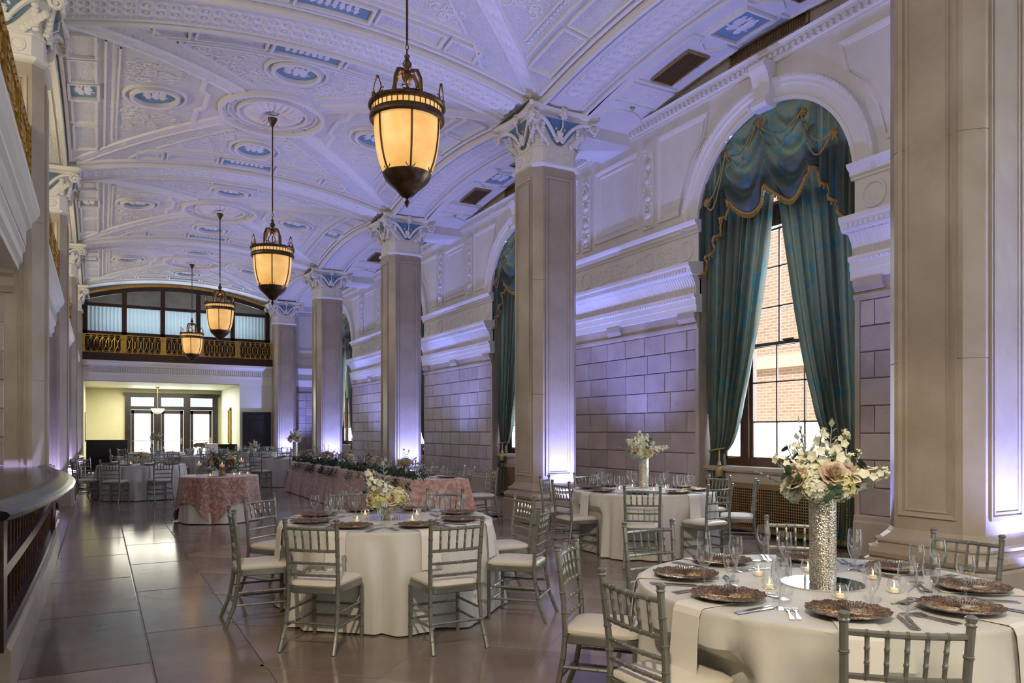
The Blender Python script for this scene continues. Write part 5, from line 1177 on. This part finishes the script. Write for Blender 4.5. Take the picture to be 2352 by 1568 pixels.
def sprig_mesh(m, seed, L_=.17, lobes=9, wl=.035):
    rg = random.Random(seed); mb = MB(); mb.tube([(0, 0, 0), (0, .008, L_*.5), (0, .03, L_)], .002, 4)
    for k in range(lobes):
        t = .2+.8*k/lobes; s = 1 if k % 2 else -1; y = .03*t*t; z = L_*t; q = wl*(1.2-.6*t)
        mb.add([(0, y, z), (s*q*.5, y+.006, z+q*.15), (s*q, y+.012+rg.uniform(-.006, .006), z+q*.55), (s*q*.4, y, z+q*.6)], [(0, 1, 2, 3)])
    mb.add([(0, .03, L_), (.012, .034, L_+.015), (0, .04, L_+.035), (-.012, .034, L_+.015)], [(0, 1, 2, 3)]); return mb.mesh('leaf_sprig', m, True)
def leafy_mesh(m, seed, L_=.16, n=7, r=.03):
    rg = random.Random(seed); mb = MB(); mb.tube([(0, 0, 0), (0, .01, L_*.5), (0, .05, L_)], .002, 4)
    for k in range(n):
        t = .15+.85*k/n; a = k*2.1+rg.uniform(-.3, .3); e = Vector((cos(a), sin(a), .25)).normalized(); f = e.cross(Vector((0, 0, 1))).normalized(); P = Vector((0, .05*t*t, L_*t)); rr = r*rg.uniform(.75, 1.15); up = Vector((0, 0, 1))
        mb.add([P, P+e*rr*.5+f*rr*.55, P+e*rr*1.25+f*rr*.5-up*rr*.1, P+e*rr*1.8-up*rr*.3, P+e*rr*1.25-f*rr*.5-up*rr*.1, P+e*rr*.5-f*rr*.55, P+e*rr*.9+up*rr*.12], [(0, 1, 6), (1, 2, 6), (2, 3, 6), (3, 4, 6), (4, 5, 6), (5, 0, 6)])
    return mb.mesh('leaf_sprig', m, True)
roseM = [rose_mesh(ROSE, s) for s in (1, 2)]; roseP = rose_mesh(PEACH, 3); roseO = rose_mesh(ORANGE, 4); roseC = rose_mesh(CREAMF, 5)
hydY = [hydrangea_mesh(HYDR, 1), hydrangea_mesh(HYDR, 2)]; hydC = hydrangea_mesh(CREAMF, 3); hydP = hydrangea_mesh(PEACH, 4)
stk = [stock_mesh(CREAMF, s) for s in (1, 2, 3)]; sage = [sprig_mesh(SAGE, s) for s in (1, 2)]; green = [leafy_mesh(LEAF, s) for s in (1, 2)]
def aim(d): return Vector(d).to_track_quat('Z', 'Y').to_euler()
def bouquet(x, y, z, label, spread, height, counts, seed, s=1.0, mats=None):
    """dome of blooms: counts = (roses, hydrangeas, cream clusters, stocks, sage, dark leaves)"""
    rg = random.Random(seed); b = thing('flower_bouquet', label, 'bouquet', (x, y, z)); M_ = mats or {}
    nr, nh, nc, ns, ng, nl = counts
    def put(name, me, th, ph, r, sc, sub=None):
        d = Vector((sin(th)*cos(ph), sin(th)*sin(ph), cos(th))); p = Vector((d.x*spread*r, d.y*spread*r, d.z*height*r+.02)); o = place(name, me, b, p, aim(d), sc)
        if sub: place('stem', sub, o)
    off = rg.uniform(0, 6)
    for k in range(nh): put('hydrangea', (M_.get('h') or hydY)[k % len(M_.get('h') or hydY)], rg.uniform(.3, 1.35), off+2*pi*k/max(1, nh)+rg.uniform(-.3, .3), .72, s*rg.uniform(.9, 1.2))
    for k in range(nc): put('cream_cluster', M_.get('c') or hydC, rg.uniform(.1, 1.45), off+.7+2*pi*k/max(1, nc), .74, s*rg.uniform(.8, 1.05))
    for k in range(nr): put('rose', (M_.get('r') or roseM)[k % len(M_.get('r') or roseM)], rg.uniform(.7, 1.25), off+.3+2*pi*k/max(1, nr)+rg.uniform(-.25, .25), .93, s*rg.uniform(.95, 1.2))
    for k in range(ns): q = stk[k % 3]; put('stock_stem', q[0], rg.uniform(.1, 1.2), off+2*pi*k/max(1, ns)*1.62, .35, s*rg.uniform(.9, 1.15), q[1])
    for k in range(ng): put('sage_sprig', sage[k % 2], rg.uniform(.4, 1.7), rg.uniform(0, 6.28), .62, s*rg.uniform(.9, 1.3))
    for k in range(nl): put('leaf_sprig', green[k % 2], rg.uniform(.7, 1.75), rg.uniform(0, 6.28), .55, s*rg.uniform(.8, 1.1))
    return b
def vase(x, y, z, r, h, label, m=VASE):
    return tag(MB().lathe([(0, .0), (r*.97, 0), (r, .008), (r, h*.5), (r, h-.006), (r*.97, h), (r*.90, h-.004), (r*.90, h*.6), (0, h*.6)], 40).obj('cylinder_vase', m, None, True, (x, y, z)), label, 'vase')
# ================================================================== the round tables
TABLES = [
 ('mirror-vase round table', (3.20, 2.55), [(-129.5, 1.22, 0), (178.1, 1.18, 0), (129.1, 1.34, 0), (84.9, 1.53, 0), (44.8, 1.73, 0), (6.1, 1.50, 0), (-85, 1.38, 0), (-40, 1.38, 0)], (3.15, 2.5), 0, 'silver bamboo-style chair with ivory seat at the'),
 ('low-bouquet round table', (2.22, 6.29), [(-134.8, 1.28, 0), (-89.4, 1.36, 0), (171.2, 1.28, 0), (123.1, 1.55, 0), (-40.2, 1.35, 0), (2.9, 1.38, 0), (85.8, 1.64, 0), (48.5, 1.56, 0)], (2.19, 6.16), 0, 'silver bamboo-style chair with ivory seat at the'),
 ('radiator-side round table', (6.23, 7.75), [(128.5, 1.37, 0), (176.3, 1.23, 0), (86.3, 1.46, 0), (-129.3, 1.41, 0), (-86, 1.29, 0), (-40.6, 1.41, 0), (3.5, 1.42, 0), (45.7, 1.43, 0)], (6.2, 7.7), 1, 'silver bamboo-style chair with ivory seat at the'),
 ('piano-side round table', (.85, 19.2), None, None, 1, 'silver bamboo-style chair with ivory seat at the'),
 ('round table beyond the head table', (4.75, 21.75), None, None, 2, 'silver bamboo-style chair with ivory seat at the'),
 ('round table before the dark door', (4.95, 28.5), None, None, 2, 'silver bamboo-style chair with ivory seat at the'),
 ('peach-flower round table', (2.85, 24.9), None, None, 2, 'silver bamboo-style chair with ivory seat at the'),
 ('round table before the glass doors', (1.75, 29.2), None, None, 2, 'silver bamboo-style chair with ivory seat at the'),
]
PH = [t[0] for t in TABLES]
rgt = random.Random(77)
for ti, (phrase, (cx, cyy), chairs, mc, lod, clabel) in enumerate(TABLES):
    table_under(cx, cyy, phrase)
    if chairs is None: chairs = [(45*k+rgt.uniform(-6, 6)+(12 if ti == 3 else 0), 1.40+rgt.uniform(-.04, .10), 0) for k in range(8)]; mc = (cx, cyy)
    dents = []
    for a, d, _ in chairs: q = Vector((mc[0]+d*cos(radians(a))-cx, mc[1]+d*sin(radians(a))-cyy)); dents.append((math.atan2(q.y, q.x), q.length-.235-.222))
    o = cloth_mesh(.915, 100+ti, folds=[16, 15, 17, 15, 14, 15, 14, 15][ti], dents=dents, naps=[radians(45*k+[2, 1, 2, 12, 5, 0, 8, 3][ti]) for k in range(8)] if lod < 2 else ()).obj('tablecloth', CLOTH, None, True, (cx, cyy, 0)); tag(o, f'floor-length ivory cloth over the {phrase}', 'tablecloth', 'ivory floor-length tablecloths')
    for a, d, _ in chairs:
        a = radians(a); mx_, my_ = mc[0]+d*cos(a), mc[1]+d*sin(a); dv = Vector((mx_-cx, my_-cyy)); dv.normalize()
        seat_at(ch0 if ti < 4 else ch1, mx_-dv.x*.235, my_-dv.y*.235, dv.x, dv.y, f'silver bamboo-style chair, {side_of(math.atan2(dv.y, dv.x))}, {phrase}', f'chairs at the {phrase}')
    for k in range(8): setting(cx, cyy, radians(45*k+[2, 1, 2, 12, 5, 0, 8, 3][ti]), phrase, rgt, lod)
    if ti < 4:
        for k in range(6 if ti == 0 else 4):
            a = 2*pi*k/(6 if ti == 0 else 4)+.9+ti; votive(cx+.33*cos(a), cyy+.33*sin(a), TZ+.001, phrase, side_of(a))
# centrepieces
c = TABLES[0][1]
tag(MB().lathe([(0, 0), (.20, 0), (.20, .006), (0, .006)], 48).obj('mirror_plate', MIRR, None, False, (c[0], c[1], TZ+.001)), 'round mirror plate under the tall hammered vase', 'mirror plate')
vase(c[0], c[1], TZ+.007, .064, .44, 'tall hammered silver vase standing on a round mirror')
bouquet(c[0], c[1], TZ+.445, 'large cream and blush bouquet in the vase on the mirror', .175, .15, (6, 8, 14, 6, 7, 5), 12, 1.25)
c = TABLES[1][1]
tag(MB().lathe([(0, 0), (.185, 0), (.185, .006), (0, .006)], 48).obj('mirror_plate', MIRR, None, False, (c[0], c[1], TZ+.001)), 'round mirror plate under the low rose bouquet', 'mirror plate')
tag(MB().lathe([(0, 0), (.05, 0), (.055, .01), (.04, .025), (.07, .06), (.085, .10), (.08, .13), (.075, .13), (.06, .05), (0, .04)], 32).obj('pedestal_bowl', VASE, None, True, (c[0], c[1], TZ+.007)), 'low silver pedestal bowl holding cream roses', 'bowl')
bouquet(c[0], c[1], TZ+.125, 'low cream and yellow bouquet with blush roses in the silver bowl', .15, .105, (6, 11, 14, 2, 6, 2), 24, 1.35)
c = TABLES[2][1]; vx, vy = c[0]+.22, c[1]+.25
vase(vx, vy, TZ+.001, .066, .42, 'tall glittering vase on the table beside the radiator grille')
bouquet(vx, vy, TZ+.42, 'white stock and blush rose bouquet beside the radiator grille', .17, .14, (5, 5, 10, 10, 7, 2), 32, 1.2)
c = TABLES[3][1]; tag(MB().lathe([(0, 0), (.06, 0), (.04, .02), (.09, .06), (.10, .10), (.09, .10), (0, .05)], 24).obj('pedestal_bowl', VASE, None, True, (c[0], c[1], TZ+.001)), 'low silver bowl on the table near the piano', 'bowl')
bouquet(c[0], c[1], TZ+.10, 'low yellow and peach bouquet on the table near the piano', .20, .12, (5, 8, 5, 0, 4, 2), 42, 1.05, {'h': [hydY[0], hydP], 'r': [roseP, roseC]})
c = TABLES[4][1]; vase(c[0]+.12, c[1]-.1, TZ+.001, .066, .46, 'tall glittering vase past the far end of the head table'); bouquet(c[0]+.12, c[1]-.1, TZ+.46, 'cream and peach bouquet raised past the end of the head table', .20, .17, (5, 6, 6, 7, 6, 3), 52, 1.15, {'h': [hydY[0], hydC], 'r': [roseP, roseM[0]]})
c = TABLES[5][1]; vase(c[0], c[1], TZ+.001, .07, .14, 'low glittering vase on the table before the dark door'); bouquet(c[0], c[1], TZ+.14, 'low white bouquet on the table before the dark door', .17, .12, (3, 3, 7, 5, 6, 2), 62, 1.05)
c = TABLES[6][1]; vx, vy = c[0]-.15, c[1]; vase(vx, vy, TZ+.001, .035, .24, 'slim stemmed vase holding peach flowers'); bouquet(vx, vy, TZ+.24, 'peach and yellow bouquet on a slim stemmed vase', .18, .13, (6, 6, 4, 2, 4, 3), 72, 1.0, {'h': [hydP, hydY[1]], 'r': [roseP]})
c = TABLES[7][1]; vase(c[0], c[1]-.1, TZ+.001, .066, .42, 'tall glittering vase before the glass doors'); bouquet(c[0], c[1]-.1, TZ+.42, 'airy white and green bouquet before the glass doors', .20, .18, (3, 3, 5, 9, 9, 3), 82, 1.1)
# ================================================================== small pink round table
PX, PY = 1.8, 13.7; ph4 = 'small pink round table'
t4 = thing('round_table', 'small table hidden under pink and white cloths', 'table', (PX, PY, 0)); part(MB().lathe([(0, .73), (.575, .73), (.575, .76), (0, .76)], 32), 'tabletop', WOOD, t4); part(MB().lathe([(.25, 0), (.25, .03), (.04, .06), (.04, .73)], 16), 'pedestal', WOOD, t4)
tag(cloth_mesh(.585, 301, 12, TZ, .012, .05, (), .35).obj('tablecloth', WHITEC, None, True, (PX, PY, 0)), 'white underlay cloth below the pink overlay', 'tablecloth')
def overlay():
    R = .622; n = 180; V = []; lv = [0, .4, .8, 1.0]; dv = [.02, .1, .25, .45, .65, .85, 1.0]; rot = radians(-62)
    for q in lv:
        for i in range(n): a = 2*pi*i/n; V.append((R*q*cos(a), R*q*sin(a), TZ+.005))
    for q in dv:
        for i in range(n):
            a = 2*pi*i/n; b = a-rot; ext = min(1.04/max(abs(cos(b)), abs(sin(b))), 1.38)-R; t = q*ext/.75; r = R+.012+.06*t+(.05*t)*sin(11*a+.6*sin(3*a))+.02*t*sin(23*a); V.append((r*cos(a), r*sin(a), TZ+.004-q*min(ext, .752)))
    m = len(lv)+len(dv); return MB().add(V, [(i*n+k, i*n+(k+1) % n, (i+1)*n+(k+1) % n, (i+1)*n+k) for i in range(m-1) for k in range(n)])
tag(overlay().obj('pink_overlay', PINK, None, True, (PX, PY, 0)), 'pointed pink crushed-velvet overlay on the small round table', 'tablecloth')
ZP = TZ+.008
tag(MB().lathe([(0, 0), (.075, 0), (.08, .01), (.03, .03), (.025, .06), (.045, .09), (.085, .13), (.10, .17), (.095, .17), (.05, .11), (0, .10)], 24).obj('compote', BRASS, None, True, (PX+.05, PY+.05, ZP)), 'gold compote holding the orange and green arrangement', 'compote')
bouquet(PX+.05, PY+.05, ZP+.16, 'dark green bouquet with orange and cream blooms on the pink table', .22, .15, (7, 2, 4, 0, 3, 26), 92, 1.12, {'r': [roseO, roseP, roseC], 'h': [hydP]})
for k, (dx, dy, hh) in enumerate(((-.34, -.12, .22), (.36, .02, .26), (.0, -.32, .20))):
    t = thing('floating_candle', ['pink floating candle in the glass cylinder beside the white plate', 'pink floating candle in the tallest cylinder on the pink table', 'pink floating candle on the brass foot in front of the orange blooms'][k], 'candle', (PX+dx, PY+dy, ZP), group='floating candles on the pink table')
    part(MB().lathe([(0, .002), (.045, .002), (.045, hh+.06), (.043, hh+.06)], 20), 'glass', GLASS, t, True)
    ca = part(MB().lathe([(0, hh), (.04, hh), (.042, hh-.02), (.03, hh-.04), (0, hh-.045)], 18), 'candle', PINKW, t, True); part(MB().lathe([(0, hh+.002), (.005, hh+.01), (0, hh+.04)], 8), 'flame', FLAME, ca)
    if k == 2: part(MB().lathe([(.05, 0), (.05, .01), (.02, .03), (.02, .10), (.045, .14), (.045, .15)], 14), 'foot', BRASS, t)
tag(MB().lathe([(0, .004), (.09, .004), (.13, .014), (.132, .012), (.09, 0), (0, 0)], 32).obj('dinner_plate', WHITEC, None, True, (PX-.12, PY-.36, ZP)), 'white dinner plate on the pink velvet overlay', 'plate')
tag(MB().box(-.05, .05, -.06, .06, 0, .012).box(-.045, .045, -.05, .05, .012, .09).obj('folded_napkin', NAPK, None, False, (PX-.12, PY-.36, ZP+.008)), 'folded white napkin standing on the white plate', 'napkin')
for (dx, dy), wv in zip(((.20, -.25), (.30, -.18), (.45, -.1), (-.2, -.42)), ('near the brass-footed candle', 'between two floating candles', 'beside the tallest cylinder', 'beside the white plate')): votive(PX+dx, PY+dy, ZP, ph4, wv)
# ================================================================== long head table
HX0, HX1, HY0, HY1 = 4.25, 5.22, 10.95, 19.3; hp = 'long pink head table'
ht = thing('head_table', 'long tables hidden under the pink head-table cloth', 'table', (0, 0, 0))
for k in range(4): y0 = HY0+.02+k*(HY1-HY0-.04)/4; part(MB().box(HX0+.02, HX1-.02, y0+.004, y0+(HY1-HY0-.04)/4-.004, .73, .76), 'tabletop', WOOD, ht)
for x in (HX0+.2, HX1-.2):
    for y in (HY0+.3, (HY0+HY1)/2, HY1-.3): part(MB().box(x-.02, x+.02, y-.02, y+.02, 0, .73), 'leg', SILV, ht)
def head_cloth():
    mb = MB(); per = []
    def side(a, b, n):
        for i in range(n): per.append((a[0]+(b[0]-a[0])*i/n, a[1]+(b[1]-a[1])*i/n))
    side((HX0, HY0), (HX0, HY1), 300); side((HX0, HY1), (HX1, HY1), 40); side((HX1, HY1), (HX1, HY0), 200); side((HX1, HY0), (HX0, HY0), 60)
    cxm, cym = (HX0+HX1)/2, (HY0+HY1)/2; n = len(per); V = [(x, y, TZ) for x, y in per]; rg = random.Random(8); ph = rg.uniform(0, 6)
    for q in (.015, .12, .3, .5, .75, 1.0):
        for k, (x, y) in enumerate(per):
            nx = -1 if x <= HX0+1e-6 else (1 if x >= HX1-1e-6 else 0); ny = -1 if y <= HY0+1e-6 else (1 if y >= HY1-1e-6 else 0)
            L_ = sqrt(nx*nx+ny*ny) or 1; s_ = y if nx else x
            w = sin(s_*5.2+ph+1.1*sin(s_*1.7))*.6+.5*sin(s_*11+2*sin(s_*.9))+(.8 if (s_*.95) % 1 < .05 else 0); d = .008+(.11+.022*w*(q**.5))*q; d = d+(.10*q if nx and ny else 0)
            V.append((x+nx/L_*d, y+ny/L_*d, TZ-.002-(TZ-.014)*q))
    mb.add(V, [(i*n+k, i*n+(k+1) % n, (i+1)*n+(k+1) % n, (i+1)*n+k) for i in range(6) for k in range(n)]+[tuple(range(n))]); return mb
PEACHC = mat('pink_lace_cloth', (.42, .215, .17), .5, col2=(.68, .43, .36), ns=16, nd=6, lo=.40, hi=.66, sheen=.5, bump=.3, bs=22, bd=.01)
tag(head_cloth().obj('head_tablecloth', PEACHC, None, True), 'floor-length dusty pink lace cloth over the long head table', 'tablecloth')
rgh = random.Random(9); ORDN = ['first', 'second', 'third', 'fourth', 'fifth', 'sixth', 'seventh', 'eighth', 'ninth', 'tenth']
for k in range(10):
    y = HY0+.32+k*.82
    seat_at(ch0 if k < 5 else ch1, HX1+.36+rgh.uniform(-.03, .05), y+rgh.uniform(-.04, .04), 1, 0, f'silver bamboo-style chair at the head table, {ORDN[9-k]} from the balcony', f'chairs at the {hp}')
    x = HX1-.22; hp_ = hp; sdh = f'{ORDN[9-k]} place from the balcony'; item('charger', x, y, TZ+.001, 0, hp, sdh); item('wine_glass', x-.20, y-.24+rgh.uniform(-.02, .02), TZ+.001, 0, hp, sdh); item('water_glass', x-.22, y+.14+rgh.uniform(-.02, .02), TZ+.001, 0, hp, sdh)
    for dy in (-.20, -.23): item('fork', x, y-dy, TZ+.001, pi/2, hp, sdh)
    item('knife', x, y-.21, TZ+.001, pi/2, hp, sdh)
for k in range(2):      # near end place
    pass
# garland of leaves along the near edge
gl = thing('leaf_garland', 'long dark green leaf garland along the edge of the pink head table', 'garland', (0, 0, TZ))
lm = [leafy_mesh(LEAF, s, .20, 9, .042) for s in (11, 12, 13)]
for k in range(250):
    y = HY0+.05+(HY1-HY0-.1)*k/249+rgh.uniform(-.03, .03); x = HX0+.17+rgh.uniform(-.10, .10); d = Vector((rgh.uniform(-1, .8), rgh.uniform(-1, 1), rgh.uniform(.0, .5)))
    place('leaf_sprig', lm[k % 3], gl, (x, y, rgh.uniform(.015, .045)), aim(d), rgh.uniform(.6, .95))
for k in range(46):     # trailing ends over the edge
    y = HY0+.3+(HY1-HY0-.5)*rgh.random(); place('leaf_sprig', lm[k % 3], gl, (HX0+.02-.03, y, .02), aim((-.35, rgh.uniform(-.3, .3), -1)), rgh.uniform(.7, 1.15))
bl = [('rose bouquet in a small silver cup nearest the grass-green end of the garland', 11.9)]
hl = ['dusky rose posy at the window-table end of the head table', 'second rose posy along the garland from the window-table end', 'third rose posy along the garland from the window-table end', 'fourth rose posy along the garland from the window-table end', 'rose posy at the far end of the garland']
for k in range(5):
    y = 12.1+k*1.68; x = HX0+.33; tag(MB().lathe([(0, 0), (.03, 0), (.032, .01), (.04, .12), (.045, .15), (.04, .15), (0, .05)], 18).obj('silver_cup', VASE, None, True, (x, y, TZ+.001)), 'small silver cup under the '+hl[k], 'cup', 'silver cups on the head table')
    bouquet(x, y, TZ+.15, hl[k], .12, .10, (6, 1, 4, 0, 8, 1), 200+k, 1.2, {'h': [hydC], 'r': [roseM[0], roseM[1]]})
for k in range(9): votive(HX0+.16+rgh.uniform(-.05, .05), 11.6+k*.9, TZ+.03, hp, ORDN[8-k]+' from the balcony')
